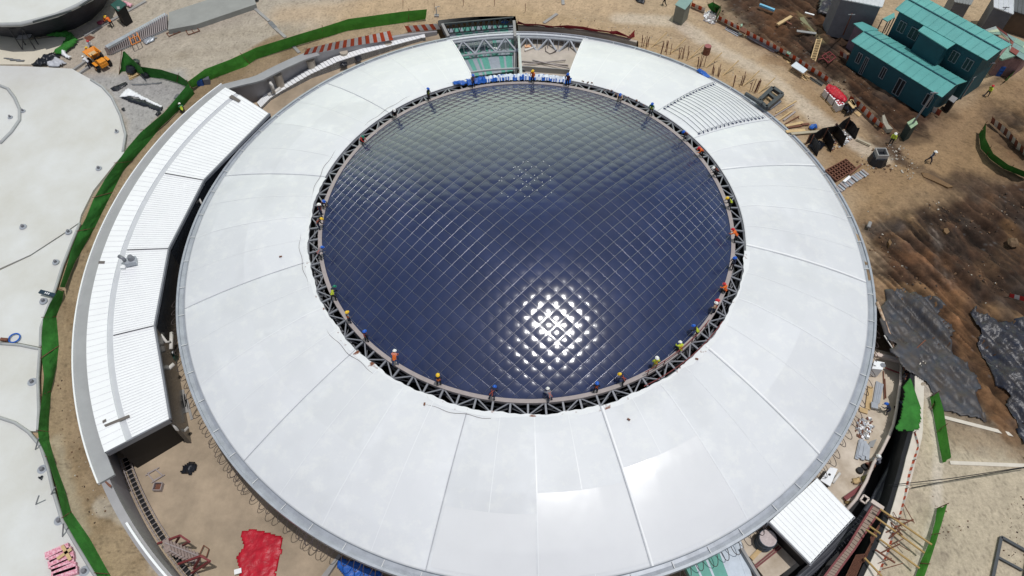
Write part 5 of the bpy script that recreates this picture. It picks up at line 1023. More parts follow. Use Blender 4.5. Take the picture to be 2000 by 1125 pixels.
# blue white bundle along the ring
q=MB(); random.seed(5); rows=5; A=np.linspace(108.5,75.5,90); V=[]
for t in A:
    for j in range(rows):
        f=j/(rows-1); V.append(pol(17.75+f*.9,t,7.28+.32*math.sin(f*PI)+random.uniform(-.08,.12)))
nA=len(A); 
for i in range(nA-1):
    for j in range(rows-1):
        q.mi=0 if (i<16 or i>85 or (j==0 and random.random()<.6) or random.random()<.07) else 1; q.add([V[i*rows+j],V[(i+1)*rows+j],V[(i+1)*rows+j+1],V[i*rows+j+1]],[(0,1,2,3)])
q.build('tarpaulin_bundle',[M_blue,mat('bundle_white',(214,222,232),.4,.08,3)],label='long blue and white tarpaulin bundle lying along the ring under the open bay',cat='tarpaulin',solid=.03)
sheet('tarpaulin',pts([(884,161),(900,159),(920,160),(925,167),(905,168),(886,167)],7.2),7.25,.3,M_blue,sp=.1,label='blue tarpaulin tail at the left end of the blue and white bundle',cat='tarpaulin')
# litter on the white panels
for p,l in (((548,501),'tiny brown chip on the left white panel'),((829,789),'small dark chip on the lower left white panel'),((1228,819),'small brown chip on the lower white panel near the ring'),((1361,701),'black round scrap by the ring at the lower right')):
    c=at(*p,6.3); r=math.hypot(c.x,c.y); t=math.degrees(math.atan2(c.y,c.x)); z=fz(min(r,29),t,math.floor((t+75)/30)*30-75,30)+.06; c=at(*p,z+.0); MB().box((c.x,c.y,z),(.22,.12,.06),random.random()*3).build('litter',M_rust,label=l,cat='litter')
rubble('rope_clutter',[(0,0)]*0 or [(1130,160),(1200,185),(1240,200),(1290,222),(1284,215),(1230,190),(1140,155)],0 or 40,[mat('clutter_dark'),M_rust],.16,'scattered dark clips along the upper right inner edge of the white panel','clips',z=7.2)
# ================================================================ lower right
wc=empty('white_canopy',at(1587,1018,4),'white ribbed sheet canopy beside the gutter, lower right','canopy'); P=pts([(1502,1020),(1596,934),(1669,1010),(1583,1102)],4.4)
MB().prism(P,4.3,4.4).build('roof_sheet',M_white,wc); q=MB()
for i in range(15): q.beam(P[0].lerp(P[1],i/14)+Vector((0,0,.01)),P[3].lerp(P[2],i/14)+Vector((0,0,.01)),.03,.03)
q.build('ribs',MATS['rib_grey'],wc); q=MB(); q.beam(P[3]-Vector((0,0,.1)),P[2]-Vector((0,0,.1)),.1,.2); q.beam(P[0]-Vector((0,0,.1)),P[3]-Vector((0,0,.1)),.1,.3); q.build('eave_trim',M_steel,wc)
for p in P: MB().tube([Vector((p.x,p.y,2.2)),Vector((p.x,p.y,4.3))],.09,6).build('post',M_steel,wc)
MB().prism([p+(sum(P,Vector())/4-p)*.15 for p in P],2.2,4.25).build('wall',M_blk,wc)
e=empty('ac_unit',at(1717,716,2.2),'white air handling box with a small fan beside the right gutter','machine'); P=pts([(1703,720),(1708,704),(1728,708),(1724,722)],3.5); MB().prism(P,2.3,3.5).build('casing',M_white,e); c=sum(P,Vector())/4; MB().cyl(Vector((c.x+.35,c.y,3.5)),.2,.06,14).build('fan',M_steel,e)
e=empty('white_table',at(1615,932,2.2),'white rectangular tank lid beside the canopy, lower right','tank'); P=pts([(1602,938),(1622,912),(1636,916),(1621,950)],3.2); MB().prism(P,3.1,3.22).build('lid',M_white,e); MB().prism([p+(sum(P,Vector())/4-p)*.1 for p in P],2.2,3.08).build('body',M_blk,e); MB().cyl(at(1620,927,3.23),.09,.05,8).build('handle',M_blk,e)
pipe([(1640,924),(1626,943)],[2.8,2.8],.12,'white pipe resting beside the white tank lid')
flat('slab_edge',[(1710,689),(1772,702),(1778,706),(1776,712),(1765,708),(1709,695)],2.45,mat('terrace_edge',(222,206,196),.8,.08,1),.06,base=2.2,label='pale raised slab edge at the top of the right terrace',cat='kerb')
MB().tube([at(*p,2.9) for p in ((1761,708),(1759,745),(1754,780),(1751,800),(1745,830),(1737,850),(1722,880),(1706,905),(1692,940),(1672,975),(1650,1000))],.12,8).build('rail_pipe',mat('pale_rail',(196,182,174),.6,.1,2),label='long pale edge pipe following the right terrace',cat='pipe',smooth=True)
for k,(dx,r) in enumerate(((5,.2),(10,.16),(15,.2),(20,.14))):
    MB().tube([at(x+dx,y+dx*.2,1.6) for x,y in ((1768,800),(1764,835),(1755,855),(1744,885),(1732,915),(1715,945),(1700,975),(1675,1010),(1640,1045),(1600,1085),(1560,1120),(1540,1140))],r,7).build('service_pipe',mat('dark_pipe',(66,68,76),.5,.15,2),label='dark service pipe in the curved trench, %s from the terrace'%('first','second','third','fourth')[k],cat='pipe',smooth=True)
frame([(1763,725),(1772,727),(1770,738),(1761,735)],2.9,.1,M_wood,'small pale wooden frame on the right terrace rail','frame')
frame([(1687,967),(1697,974),(1690,984),(1680,977)],2.9,.12,mat('pale_rail'),'small white square frame over the service pipes','frame')
for i in range(7): beamobj('galvanised_stud',(1712+i*2,745+i),(1703+i*2.2,800-i*2),.1,.08,M_gut,'galvanised stud in the bundle beside the right gutter','stud','galvanised studs beside the right gutter',z0=2.25+.03*(i%2))
beamobj('steel_box',(1700,792),(1713,795),.5,.2,M_gut,'short silver box section on the galvanised studs','box section',z0=2.4)
beamobj('timber_beam',(1700,756),(1694,800),.4,.1,M_wood,'yellowish board between gutter and galvanised studs','board',z0=2.25); beamobj('timber_beam',(1678,800),(1694,805),.4,.1,M_wood,'short yellowish board under the galvanised studs','board',z0=2.25)
for a,b,l in (((1725,725),(1727,780),'left'),((1728,740),(1730,778),'right')): beamobj('rebar_rod',a,b,.07,.06,M_rust,'thin rebar rod on the right terrace, the %s one'%l,'rebar',z0=2.25)
beamobj('rebar_rod',(1729,719),(1756,729),.1,.08,M_dred,'dark red bar between the white box and the terrace rail','bar',z0=2.5)
rubble('rubble',[(1675,820),(1700,815),(1706,835),(1692,860),(1670,850)],160,[M_gut,M_white,M_rust,M_conc2],.2,'mixed scrap heap on the right terrace beside the gutter','rubble',z=2.2)
for i in range(8): beamobj('silver_duct',(1680+i*2.2,860+i*1.5+random.uniform(-4,4)),(1672+i*3,895+random.uniform(-5,5)),.25,.12,M_gut,'silver duct strip in the loose pile on the right terrace','duct strip','silver duct strips on the right terrace',z0=2.25+.05*(i%3))
flat('grey_plate',[(1700,862),(1712,858),(1705,874),(1694,872)],2.3,MATS['porch_grey'],.05,base=2.2,label='blue grey plate at the right of the silver duct pile',cat='plate')
for p,l,m in (((1678,920),'black pot on the right terrace',M_blk),((1688,913),'second black pot on the right terrace',M_blk),((1693,911),'rusty can beside the black pots',M_rust),((1702,909),'brown tin right of the black pots',M_rust)): MB().cyl(at(*p,2.2),.28,.25,10,.24).build('pot',m,label=l,cat='pot')
sheet('yellow_sacks',pts([(1680,932),(1692,925),(1697,935),(1690,945),(1680,940)],2.2),2.2,.5,mat('yellow_grey_sack',(148,140,76),.7,.3,5,c2=(60,58,50)),sp=.1,label='grey heap with yellow sacks on the right terrace',cat='heap')
sheet('bagged_sand',pts([(1662,935),(1678,930),(1682,945),(1670,950),(1660,946)],2.2),2.2,.4,M_wood,sp=.12,label='pale heap left of the yellow sacks',cat='heap')
beamobj('steel_beam',(1648,976),(1685,950),.3,.25,M_dred,'dark red steel beam lying near the canopy corner','steel beam',z0=2.3)
sheet('tarp_brown',pts([(1645,980),(1662,978),(1667,985),(1660,990),(1648,986)],2.2),2.3,.3,mat('brown_cloth',(126,104,66),.8,.2,3),sp=.1,label='brown cloth beside the dark red beam',cat='cloth')
beamobj('timber_beam',(1467,1092),(1490,1068),.3,.1,M_wood,'yellowish plank leading to the dark blue drum','plank',z0=2.25)
for i in (0,1): beamobj('steel_rail',(1466+i*3,1112+i*3),(1521+i*4,1067+i*3),.1,.1,M_dred,'thin dark red rail below the drum, %s'%('upper','lower')[i],'rail',z0=2.25)
e=empty('striped_roof',at(1400,1110,2.4),'teal and pale sheet roof at the bottom edge under the gutter','roof'); q=MB()
for i,(x0,x1,mi) in enumerate(((1335,1352,0),(1352,1356,1),(1356,1374,0),(1374,1378,1),(1378,1402,0),(1402,1418,1),(1418,1434,1),(1434,1446,1))):
    q.mi=mi; q.prism(pts([(x0,1100-(x0-1335)*.42),(x1,1100-(x1-1335)*.42),(x1+40,1180),(x0+40,1180)],2.8),2.3,2.8+.02*(i%2))
q.build('roof_sheets',[MATS['sheet_teal'],mat('sheet_pale',(190,200,210),.4,.1,2)],e); MB().beam(at(1447,1072,3),at(1500,1160,3),.2,.5).build('edge_kerb',M_conc2,e)
# trench walkway, poles, rebar mats
wk=empty('access_walkway',at(1680,1050,2.8),'long brown plank walkway over the dark trench, lower right','walkway'); WL=[at(*p,3.4) for p in ((1704,988),(1657,1065),(1625,1106),(1600,1140))]; WR=[at(*p,3.4) for p in ((1720,996),(1668,1074),(1640,1112),(1615,1150))]
M_plank=mat('brown_plank',(146,128,116),.8,.12,4)
for i in range(3):
    q=MB(); n=12 if i==0 else 8
    for k in range(n):
        f0=k/n; f1=(k+.88)/n; q.prism([WL[i].lerp(WL[i+1],f0),WL[i].lerp(WL[i+1],f1),WR[i].lerp(WR[i+1],f1),WR[i].lerp(WR[i+1],f0)],3.34,3.42)
    q.build('deck_section',M_plank,wk); q=MB()
    for X in (WL,WR): q.beam(X[i]+Vector((0,0,-.1)),X[i+1]+Vector((0,0,-.1)),.12,.25)
    q.build('stringer',M_dred,wk)
beamobj('lintel',(1700,980),(1724,996),.3,.25,mat('pale_rail'),'pale concrete lintel at the top end of the plank walkway','lintel',z0=3.4)
Y=mat('yellow_timber',(170,140,88),.7,.15,3)
for i,(a,b,l) in enumerate((((1719,994),(1820,1064),'uppermost'),((1710,1010),(1806,1080),'second'),((1718,1053),(1796,1110),'third'),((1698,1028),(1719,1042),'short upper'),((1692,1035),(1712,1048),'short lower'),((1710,1074),(1748,1099),'fourth, dark'),((1689,1090),(1722,1125),'lowest'))): MB().tube([at(*a,4.35),at(*b,4.9)],.07,8).build('bamboo_pole',Y if 'dark' not in l else M_rust,label='long timber pole reaching out over the dark trench, the %s one'%l,cat='pole',group='timber poles over the trench')
random.seed(9)
for i,(px,l) in enumerate((([(1722,1018),(1738,1012),(1725,1052),(1702,1066),(1700,1050)],'upper'),([(1700,1062),(1716,1058),(1700,1092),(1680,1100)],'middle'),([(1672,1084),(1690,1082),(1672,1125),(1650,1130)],'lower'))):
    P=pts(px,4.0); e=empty('rebar_mat',P[0]-Vector((0,0,.2)),'rusty rebar mat over the black trench, the %s one'%l,'rebar mat'); q=MB(); a,b=P[0],P[1]; c_=P[-1]; d=P[-2] 
    for k in range(17): q.beam(a.lerp(c_,k/16),b.lerp(d,k/16),.03)
    for k in range(9): q.beam(a.lerp(b,k/8),c_.lerp(d,k/8),.03)
    q.build('bars',M_rust,e)
for i,(a,b) in enumerate((((1733,1010),(1785,1018)),((1740,1020),(1762,1045)),((1730,1040),(1784,1014)),((1736,1052),(1758,1034)),((1720,1080),(1758,1062)))): MB().tube([at(*a,4.1),at(*b,4.9)],.05,5).build('scaffold_tube',M_rust,label='thin rusty scaffold tube leaning over the trench edge, number %s from above'%('one','two','three','four','five')[i],cat='scaffold tube')
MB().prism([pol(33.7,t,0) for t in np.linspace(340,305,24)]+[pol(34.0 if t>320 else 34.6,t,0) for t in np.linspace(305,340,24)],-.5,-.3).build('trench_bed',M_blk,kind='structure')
disk('trench_floor',32.6,36,300,341,.02,M_blk,kind='structure')  # trench bed and floor coloured black for the shade down there
M_edge=mat('pale_edge',(204,196,184),.8,.1,1)
# steel gate frame lower right, pavement seams
frame([(1955,1049),(2010,1080),(1998,1150),(1936,1140)],4.15,.2,mat('dark_frame_steel'),'large dark steel frame lying on the concrete in the lower right corner','frame',cross=[((1948,1088),(1996,1114))])
for a,b,l in (((1855,904),(2010,910),'long pale concrete seam crossing the right track'),((1842,815),(2010,858),'pale concrete edge below the black sheeting')): beamobj('kerb',a,b,.28,.06,M_edge,l,'kerb')
pipe([(1735,948),(1860,934),(2010,911)],[4.6,4.9,4.8],.03,'black cable strung low across the right concrete track, upper',m=M_blk,cat='cable',name='power_cable')
pipe([(1780,953),(1870,936),(2010,912)],[4.3,4.6,4.8],.03,'black cable strung low across the right concrete track, lower',m=M_blk,cat='cable',name='power_cable')
# tall scaffold pole over the pit, right side
pipe([(1713,590),(1754,697)],[4.3,3.6],.12,'long rusty white beam leaning over the dark pit beside the dome',m=mat('rust_white',(190,170,150),.7,.2,4,c2=(140,100,70)),cat='beam',name='leaning_beam')
pipe([(1727,655),(1753,695)],[4.1,3.5],.05,'thin white pole next to the long rusty white beam',cat='pole',name='thin_pole')
pipe([(1768,700),(1808,664)],[3.6,4.6],.05,'thin rusty rod rising over the black sheeting',m=M_rust,cat='rod',name='thin_rod')
rubble('rubbish',[(1765,700),(1790,705),(1815,715),(1820,735),(1790,738),(1765,745)],260,[M_blk,M_rust,M_black],.25,'dark rubbish and twisted bars at the head of the trench','rubbish',z=3.4)
# black sheeting on the mud
M_geo=mat('geotextile_black',(46,52,62),.5,.35,.9,bump=.03,bscale=2.2,c2=(72,62,52)); M_geo2=mat('shiny_black'); 
sheet('black_sheeting',pts([(1714,566),(1760,570),(1825,578),(1848,600),(1855,645),(1880,690),(1912,760),(1918,800),(1921,832),(1880,822),(1848,808),(1832,770),(1800,735),(1760,700),(1740,692),(1722,640)]),4.35,.14,M_geo,sp=.13,fr=.35,rag=1.0,follow=True,label='huge wrinkled black sheeting on the mud beside the right terrace',cat='sheeting')
sheet('black_sheeting',pts([(1908,586),(1922,612),(1940,622),(2020,618),(2020,870),(1988,852),(1965,790),(1945,740),(1925,700),(1918,640)]),4.35,.25,mat('shiny_black2',(32,38,52),.36,.35,1.3,bump=.04,c2=(58,52,48)),sp=.13,fr=.35,rag=1.0,follow=True,label='shiny black sheeting at the right edge of the picture',cat='sheeting')
sheet('black_sheeting',pts([(1600,0),(1618,-10),(1640,-10),(1628,28),(1620,38),(1592,30)]),4.3,.6,mat('shiny_black2'),sp=.2,fr=.6,label='black sheeting left of the grey clad shed at the top',cat='sheeting')
def stones(px,n,size,m,label,cat='stones'):
    P=[(p[0],p[1]) for p in pts(px)]; xs=[p[0] for p in P]; ys=[p[1] for p in P]; rx=RNG.uniform(min(xs),max(xs),n*3); ry=RNG.uniform(min(ys),max(ys),n*3); ok=inpoly(rx,ry,P)&(vn(rx*.4+3,ry*.4+8)>.4); rx=rx[ok][:n]; ry=ry[ok][:n]; zz=gz(rx,ry); q=MB()
    for x,y,z in zip(rx,ry,zz):
        s_=size*random.choice((.4,.5,.6,.8,1,1.6)); q.mi=random.randrange(len(m)); q.box((x,y,z+s_*.2),(s_,s_*random.uniform(.5,1),s_*.6),R3=Matrix.Rotation(random.random()*6,3,'Z')@Matrix.Rotation(random.uniform(-.7,.7),3,'X'))
    q.build('loose_stones',m,label=label,cat=cat,kind='stuff')
M_st=[mat('stone_dark',(60,48,40),.9,.2,3),mat('stone_brown',(104,80,60),.9,.2,3),mat('stone_pale',(176,168,156),.9,.15,3)]
stones([(1690,450),(1800,400),(1880,370),(2000,330),(2000,620),(1900,590),(1780,560),(1710,560)],600,.10,M_st[:1]*6+M_st[1:2]*6+M_st[2:],'loose clods and stones over the churned mud at the right')
stones([(1400,20),(1650,0),(1660,110),(1820,225),(1780,255),(1700,230),(1600,140),(1500,90)],500,.11,M_st[:1]*6+M_st[1:2]*6+M_st[2:],'loose clods and stones in the dug pit at the top right')
stones([(1680,300),(1760,270),(1800,330),(1700,420),(1650,380)],300,.12,M_st[1:],'stones on the sandy ground by the manhole chamber')
stones([(1100,30),(1300,60),(1500,170),(1680,300),(1600,290),(1400,130),(1200,70)],500,.07,M_st,'pebbles on the wide curved track')
stones([(110,700),(140,700),(160,860),(260,1080),(300,1125),(230,1125),(120,880)],350,.07,M_st,'pebbles on the brown path at the left')
stones([(1800,860),(2000,880),(2000,1100),(1850,1110)],250,.06,M_st[:2],'pebbles on the right concrete track')
for i,(a,b) in enumerate((((1726,1004),(1752,1012)),((1738,1030),(1770,1036)),((1745,1000),(1762,1030)),((1750,1060),(1776,1076)),((1730,1070),(1768,1050)),((1716,1100),(1742,1090)),((1722,1112),(1764,1100)),((1765,985),(1786,1022)))): MB().tube([at(*a,4.2),at(*b,4.7)],.03,5).build('tie_rod',M_rust,label='thin tie rod in the tangle over the trench edge, number %s from the top'%('one','two','three','four','five','six','seven','eight')[i],cat='rod')
# ================================================================ PEOPLE
SK={'stand':dict(j=[(0,0,.95),(0,0,1.22),(0,.01,1.42),(0,.01,1.52),(0,.03,1.66),
      (.2,0,1.40),(.26,.05,1.13),(.2,.2,.95),(-.2,0,1.40),(-.27,.02,1.13),(-.22,.2,1.0),
      (.1,0,.9),(.12,.03,.5),(.13,0,.09),(.14,.13,.04),(-.1,0,.9),(-.13,0,.5),(-.17,-.02,.09),(-.18,.11,.04)]),
 'lean':dict(j=[(0,-.12,.88),(0,.06,1.1),(0,.22,1.24),(0,.3,1.3),(0,.38,1.4),
      (.2,.2,1.23),(.26,.32,.98),(.18,.5,.85),(-.2,.2,1.23),(-.26,.36,1.0),(-.14,.55,.9),
      (.1,-.12,.84),(.17,.02,.46),(.2,-.08,.09),(.21,.06,.04),(-.1,-.12,.84),(-.16,-.04,.46),(-.2,-.2,.09),(-.21,-.07,.04)]),
 'crouch':dict(j=[(0,-.15,.42),(0,0,.66),(0,.1,.84),(0,.16,.93),(0,.22,1.04),
      (.2,.08,.83),(.27,.24,.62),(.16,.45,.5),(-.2,.08,.83),(-.27,.26,.64),(-.12,.46,.48),
      (.1,-.14,.4),(.2,.25,.45),(.17,.05,.09),(.18,.18,.04),(-.1,-.14,.4),(-.2,.22,.42),(-.17,.0,.09),(-.18,.14,.04)]),
 'walk':dict(j=[(0,0,.93),(0,.02,1.2),(0,.04,1.40),(0,.05,1.5),(0,.08,1.64),
      (.2,.03,1.38),(.25,-.12,1.14),(.22,-.05,.92),(-.2,.03,1.38),(-.25,.14,1.12),(-.2,.32,1.0),
      (.1,0,.88),(.11,.2,.52),(.12,.22,.09),(.12,.35,.04),(-.1,0,.88),(-.11,-.08,.5),(-.12,-.34,.14),(-.12,-.24,.05)])}
EDG=[(0,1),(1,2),(2,3),(3,4),(2,5),(5,6),(6,7),(2,8),(8,9),(9,10),(0,11),(11,12),(12,13),(13,14),(0,15),(15,16),(16,17),(17,18)]
RAD=[.15,.135,.15,.06,.10,.075,.055,.035,.075,.055,.035,.10,.075,.05,.045,.10,.075,.05,.045]
SEGM=[1,1,1,0,1,1,1,1,1,1,2,2,2,3,2,2,2,3]  # material per bone: skin,top,trousers,boots
def body(pose):
    J=[Vector(p) for p in SK[pose]['j']]; me=bpy.data.meshes.new('pose'); me.from_pydata(J,EDG,[]); o=bpy.data.objects.new('pose',me); col.objects.link(o)
    o.modifiers.new('k','SKIN'); o.modifiers.new('u','SUBSURF').levels=1; o.modifiers['u'].render_levels=1
    for i,v in enumerate(me.skin_vertices[0].data): v.radius=(RAD[i],RAD[i]*(.72 if i in(0,1,2) else 1)); v.use_root=(i==0)
    bpy.context.view_layer.update(); dg=bpy.context.evaluated_depsgraph_get(); m=bpy.data.meshes.new_from_object(o.evaluated_get(dg)); bpy.data.objects.remove(o); m.name='person_'+pose
    # hands: palm and five fingers, one continuous mesh appended at each wrist
    bm=bmesh.new(); bm.from_mesh(m)
    for wi,ei in ((7,6),(10,9)):
        d=(J[wi]-J[ei]).normalized(); s=d.cross(Vector((0,0,1))).normalized(); n=s.cross(d)
        for k in range(5):
            off=(k-1.5)*.02 if k<4 else -.045; ln=(.085,.095,.09,.07,.06)[k]; a=J[wi]+d*(.03 if k<4 else 0)+s*off; pr=None
            dirs=[d,(d-n*.5).normalized(),(d-n*1.2).normalized()] if k<4 else [(d+s*-.8).normalized()]*3
            for q in range(4):
                rr=.011-.0015*q; ring=[bm.verts.new(a+(s*math.cos(t)+n*math.sin(t))*rr) for t in (0,PI/2,PI,3*PI/2)]
                if pr:
                    for z in range(4): bm.faces.new((pr[z],pr[(z+1)%4],ring[(z+1)%4],ring[z]))
                pr=ring
                if q<3: a=a+dirs[q]*(ln/3)
            bm.faces.new(pr)
    bm.to_mesh(m); bm.free()
    for i in range(4): m.materials.append(None)
    segs=[(J[a],J[b]) for a,b in EDG]
    for p in m.polygons:
        c=p.center; best=min(range(len(segs)),key=lambda i:pd(c,*segs[i])); k=SEGM[best]
        if best in(6,9) and (c-segs[best][1]).length<.05 or (c-segs[best][1]).length<.05 and best in (6,9): k=0
        if min((c-J[7]).length,(c-J[10]).length)<.13 and best in(6,9): k=0 if min((c-J[7]).length,(c-J[10]).length)<.07 or c.z<min(J[7].z,J[10].z) else 1
        p.material_index=k; p.use_smooth=True
    # vest shell from the torso faces
    vb=bmesh.new(); vb.from_mesh(m); kill=[]
    for f in vb.faces:
        c=f.calc_center_median(); best=min(range(len(segs)),key=lambda i:pd(c,*segs[i]))
        if best not in (0,1): kill.append(f)
    bmesh.ops.delete(vb,geom=kill,context='FACES'); vb.normal_update()
    for v in vb.verts: v.co+=v.normal*.018
    vm=bpy.data.meshes.new('vest_'+pose); vb.to_mesh(vm); vb.free(); vm.materials.append(None)
    # harness straps
    return m,vm,J
def pd(p,a,b):
    ab=b-a; t=max(0,min(1,(p-a).dot(ab)/ab.length_squared)); return (p-a-ab*t).length
BOD={k:body(k) for k in SK}
hm=MB(); 
for i in range(6):
    pass
n_=12; V=[]
for i in range(6):
    t=PI/2*i/5
    V+=[Vector((.135*math.sin(t)*math.cos(2*PI*k/n_),.155*math.sin(t)*math.sin(2*PI*k/n_),.13*math.cos(t))) for k in range(n_)]
V+=[Vector((.16*math.cos(2*PI*k/n_),(.18 if math.sin(2*PI*k/n_)<=0 else .215)*math.sin(2*PI*k/n_),-.005)) for k in range(n_)]
hm.add(V,[(i*n_+k,(i+1)*n_+k,(i+1)*n_+(k+1)%n_,i*n_+(k+1)%n_) for i in range(6) for k in range(n_)])
hobj=hm.build('helmet_shape',M_white,kind='x'); HEL=hobj.data; bpy.data.objects.remove(hobj)
face=MB(); face.ball((0,.095,-.02),.02,5); face.box((.035,.09,.015),(.025,.02,.012)); face.box((-.035,.09,.015),(.025,.02,.012)); face.box((0,.085,-.055),(.05,.02,.01)); face.ball((.1,0,-.01),.022,5); face.ball((-.1,0,-.01),.022,5)
fo=face.build('face_shape',M_white,kind='x'); FACE=fo.data; bpy.data.objects.remove(fo)
CL={'y':(232,190,40),'w':(232,232,228),'b':(28,92,190),'g':(20,120,96),'r':(196,36,48)}
SKIN=mat('skin_tone',(112,76,56),.6,.05,4)
CC={'navy':(34,40,62),'black':(30,30,34),'grey':(120,122,130),'white':(214,216,220),'orange':(226,110,40),'lime':(190,206,60),'jeans':(62,82,122),'khaki':(140,134,80),'blue':(60,90,160),'pink':(206,130,110),'red':(176,52,44),'green':(44,110,74),'beige':(196,168,140)}
def cm(k): return mat('cloth_'+k,CC[k],.8,.12,14)
PC=0
def person(px,z,pose,yaw,hel,top,tro,vest,label,sc=1.0,strap=True):
    """px at the feet; yaw in degrees, 0 = facing +y"""
    global PC; PC+=1
    m,vm,J=BOD[pose]; c=at(*px,z); o=bpy.data.objects.new('person',m); col.objects.link(o); o.location=c; o.rotation_euler.z=R(yaw); s=sc*random.uniform(.82,.9); o.scale=(s*1.05,s*1.05,s)
    for i,mt in enumerate((SKIN,cm(top),cm(tro),M_blk)): o.material_slots[i].link='OBJECT'; o.material_slots[i].material=mt
    tag(o,label,'person','workers on the site')
    if vest:
        v=bpy.data.objects.new('vest',vm); col.objects.link(v); v.parent=o; v.material_slots[0].link='OBJECT'; v.material_slots[0].material=mat('hivis_'+vest,CC[vest],.6,.05,6)
    h=J[4]; u=(J[4]-J[3]).normalized()
    f=bpy.data.objects.new('face',FACE); col.objects.link(f); f.parent=o; f.location=h+Vector((0,0,.0)); f.material_slots[0].link='OBJECT'; f.material_slots[0].material=SKIN
    k=bpy.data.objects.new('helmet',HEL); col.objects.link(k); k.parent=o; k.location=h+u*.035; k.rotation_euler.x=(-.1 if pose in('stand','walk') else -.5); k.material_slots[0].link='OBJECT'; k.material_slots[0].material=mat('helmet_'+hel,CL[hel],.35,.04,5)
    if strap:
        q=MB(); a,b=J[0],J[2]; r=.13
        for sg in(-1,1): q.tube([Vector((sg*.12,a.y+.1,a.z+.05)),Vector((sg*.05,(a.y+b.y)/2+.15,(a.z+b.z)/2)),Vector((sg*-.1,b.y+.1,b.z+.03)),Vector((sg*-.1,b.y-.1,b.z+.03)),Vector((sg*.08,(a.y+b.y)/2-.15,(a.z+b.z)/2)),Vector((sg*.12,a.y-.1,a.z+.05))],.016,5)
        hb=q.build('harness',mat('harness_orange',(210,90,50),.6,.1,5) if not vest else M_blk,kind='x'); del hb['kind']; hb.location=(0,0,0); hb.parent=o
    return o
ZB=ZR+.06
def face_c(px): c=at(*px,ZB); return math.degrees(math.atan2(-c.y,-c.x))-90
ring=[((1040,165),'stand','y','orange','black',None,'worker in orange jacket and yellow helmet standing on the ring under the open bay'),
((924,170),'stand','b','grey','navy',None,'worker with blue helmet and grey shirt at the left end of the blue white bundle'),
((1107,171),'stand','b','navy','black',None,'worker in dark blue with blue helmet at the right end of the blue white bundle'),
((838,196),'stand','b','black','black','lime','worker with blue helmet and lime vest on the upper left ring'),
((767,226),'lean','w','black','black',None,'worker in black leaning on the upper left ring beside a membrane seam'),
((706,279),'crouch','g','red','black',None,'crouching worker in red shirt and green helmet on the left ring'),
((1208,199),'crouch','b','beige','black','pink','crouching worker with blue helmet and salmon vest on the upper right ring'),
((1269,226),'stand','b','green','navy','lime','worker with blue helmet and green clothes on the upper right ring'),
((1334,276),'lean','b','black','grey',None,'worker with blue helmet leaning by the corner of the roped white panel'),
((1368,306),'lean','r','orange','black',None,'worker with orange shirt bending at the right ring above the white seam'),
((1391,346),'lean','w','black','black',None,'worker in black with white helmet leaning at the right ring'),
((1422,407),'lean','y','black','black','lime','worker with lime vest bending over the glass edge on the right ring'),
((1428,470),'lean','r','orange','black',None,'worker in bright orange bending on the right ring by the long membrane seam'),
((1424,524),'stand','b','navy','black','grey','worker in navy with blue helmet on the right ring'),
((1411,570),'crouch','r','orange','black',None,'crouching worker in orange at the lower right ring'),
((1392,612),'stand','w','beige','navy',None,'left worker of the pair on the lower right ring, white helmet'),
((1399,610),'stand','r','navy','black','orange','right worker of the pair on the lower right ring, red helmet'),
((1356,656),'lean','b','black','black','lime','worker in black with blue helmet and lime straps by the red rail'),
((1333,692),'crouch','w','lime','black',None,'crouching worker with white helmet inside the red railed truss'),
((1279,722),'stand','w','lime','khaki',None,'worker in full yellow green suit on the lower right ring'),
((1217,754),'lean','y','navy','black',None,'worker with yellow helmet and crossed orange straps on the lower ring'),
((1163,768),'stand','b','black','black',None,'worker in black with blue helmet on the lower ring left of the yellow helmeted one'),
((1073,783),'lean','w','grey','navy',None,'worker in grey with white helmet at the bottom of the ring'),
((962,776),'lean','b','navy','navy',None,'worker in navy with blue helmet at the bottom of the ring, left of centre'),
((858,753),'stand','y','navy','black','orange','worker with yellow helmet and orange vest on the lower left ring'),
((772,712),'lean','w','pink','jeans','orange','worker with white helmet, orange vest and jeans on the lower left ring'),
((716,668),'stand','b','navy','black',None,'worker in navy with blue helmet on the lower left ring'),
((684,630),'stand','y','grey','navy','orange','worker with yellow helmet and orange vest on the left ring'),
((655,584),'lean','g','navy','black','lime','worker with green helmet on the left ring'),
((627,505),'lean','b','grey','black',None,'worker with bright blue helmet and grey shirt on the far left ring'),
((625,446),'lean','y','black','navy',None,'lowest of the three huddled workers on the far left ring, yellow helmet'),
((624,422),'stand','w','navy','navy',None,'middle one of the three huddled workers on the far left ring, white helmet'),
((629,404),'crouch','b','black','black',None,'topmost of the three huddled workers on the far left ring')]
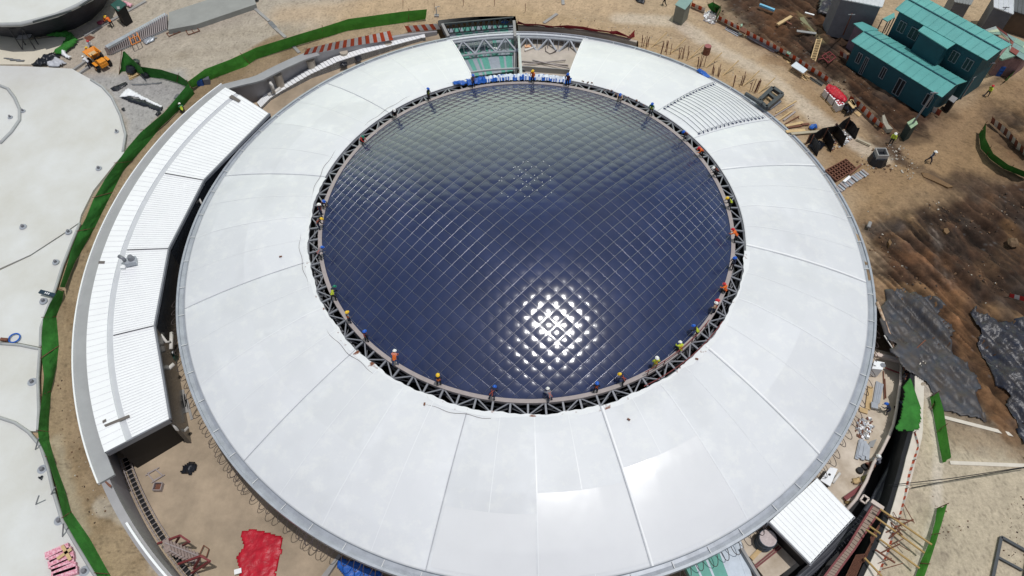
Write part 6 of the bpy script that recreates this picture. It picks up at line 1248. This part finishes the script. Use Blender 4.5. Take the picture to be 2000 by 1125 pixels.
for px,po,h,t,tr,v,l in ring: 
    # stand on the ring beam: pull feet onto the beam radius
    c=at(*px,ZB); r=math.hypot(c.x,c.y); k=(RG+.15)/r; c2=Vector((c.x*k,c.y*k,ZB)); o=person(px,ZB,po,face_c(px)+random.uniform(-35,35),h,t,tr,v,l); o.location=c2
for a in ((172,108,4,'crouch',-60,'y','orange','navy','orange','worker in orange vest at the left side of the yellow dumper'),(182,101,4,'stand',-120,'r','white','black',None,'worker in white shirt with red helmet beside the raised skip'),(177,132,4,'lean',60,'w','white','navy',None,'worker in white shirt bending at the dumper wheel'),
 (220,53,4,'lean',60,'y','orange','black','orange','standing bending worker in orange by the guard hut'),(210,44,4,'crouch',-150,'y','orange','navy','orange','crouching worker in orange above the wine red cloth'),
 (358,219,4.1,'crouch',30,'w','green','black','lime','worker crouching between the leaning green fence and the annex'),
 (1297,11,4,'walk',80,'r','black','black',None,'person in black walking at the top edge of the track'),(1925,189,4,'walk',-60,'r','lime','navy','lime','person in lime vest walking on the dirt right of the teal buildings'),(1812,318,4,'walk',-110,'w','navy','navy','white','person in dark blue with white helmet crossing the dirt'),
 (1738,282,4,'stand',150,'w','lime','black','lime','person with white helmet and lime vest at the wet patch'),(1728,806,2.2,'lean',60,'b','navy','navy',None,'bending worker in navy on the right terrace, nearer the gutter'),(1750,795,2.2,'lean',200,'b','navy','black',None,'bending worker in navy at the terrace rail'),(1711,905,2.3,'crouch',30,'w','grey','navy',None,'crouching worker among the dark service pipes'),(1762,838,2.3,'crouch',90,'w','pink','black','pink','worker half hidden under the green netting in the trench')):
    person((a[0],a[1]),a[2],a[3],a[4],a[5],a[6],a[7],a[8],a[9],strap=False)
# red rail on the ring truss, lower right
q=MB(); q.tube([pol(17.55,t,7.9) for t in np.linspace(299,322,14)],.035,5); q.tube([pol(18.4,t,7.7) for t in np.linspace(297,324,14)],.035,5)
for t in (300,305,310,315,321): q.beam(pol(17.55,t,7.2),pol(17.55,t,7.9),.05)
q.build('red_guard_rail',M_dred,label='thin dark red guard rail on the lower right ring truss',cat='rail')
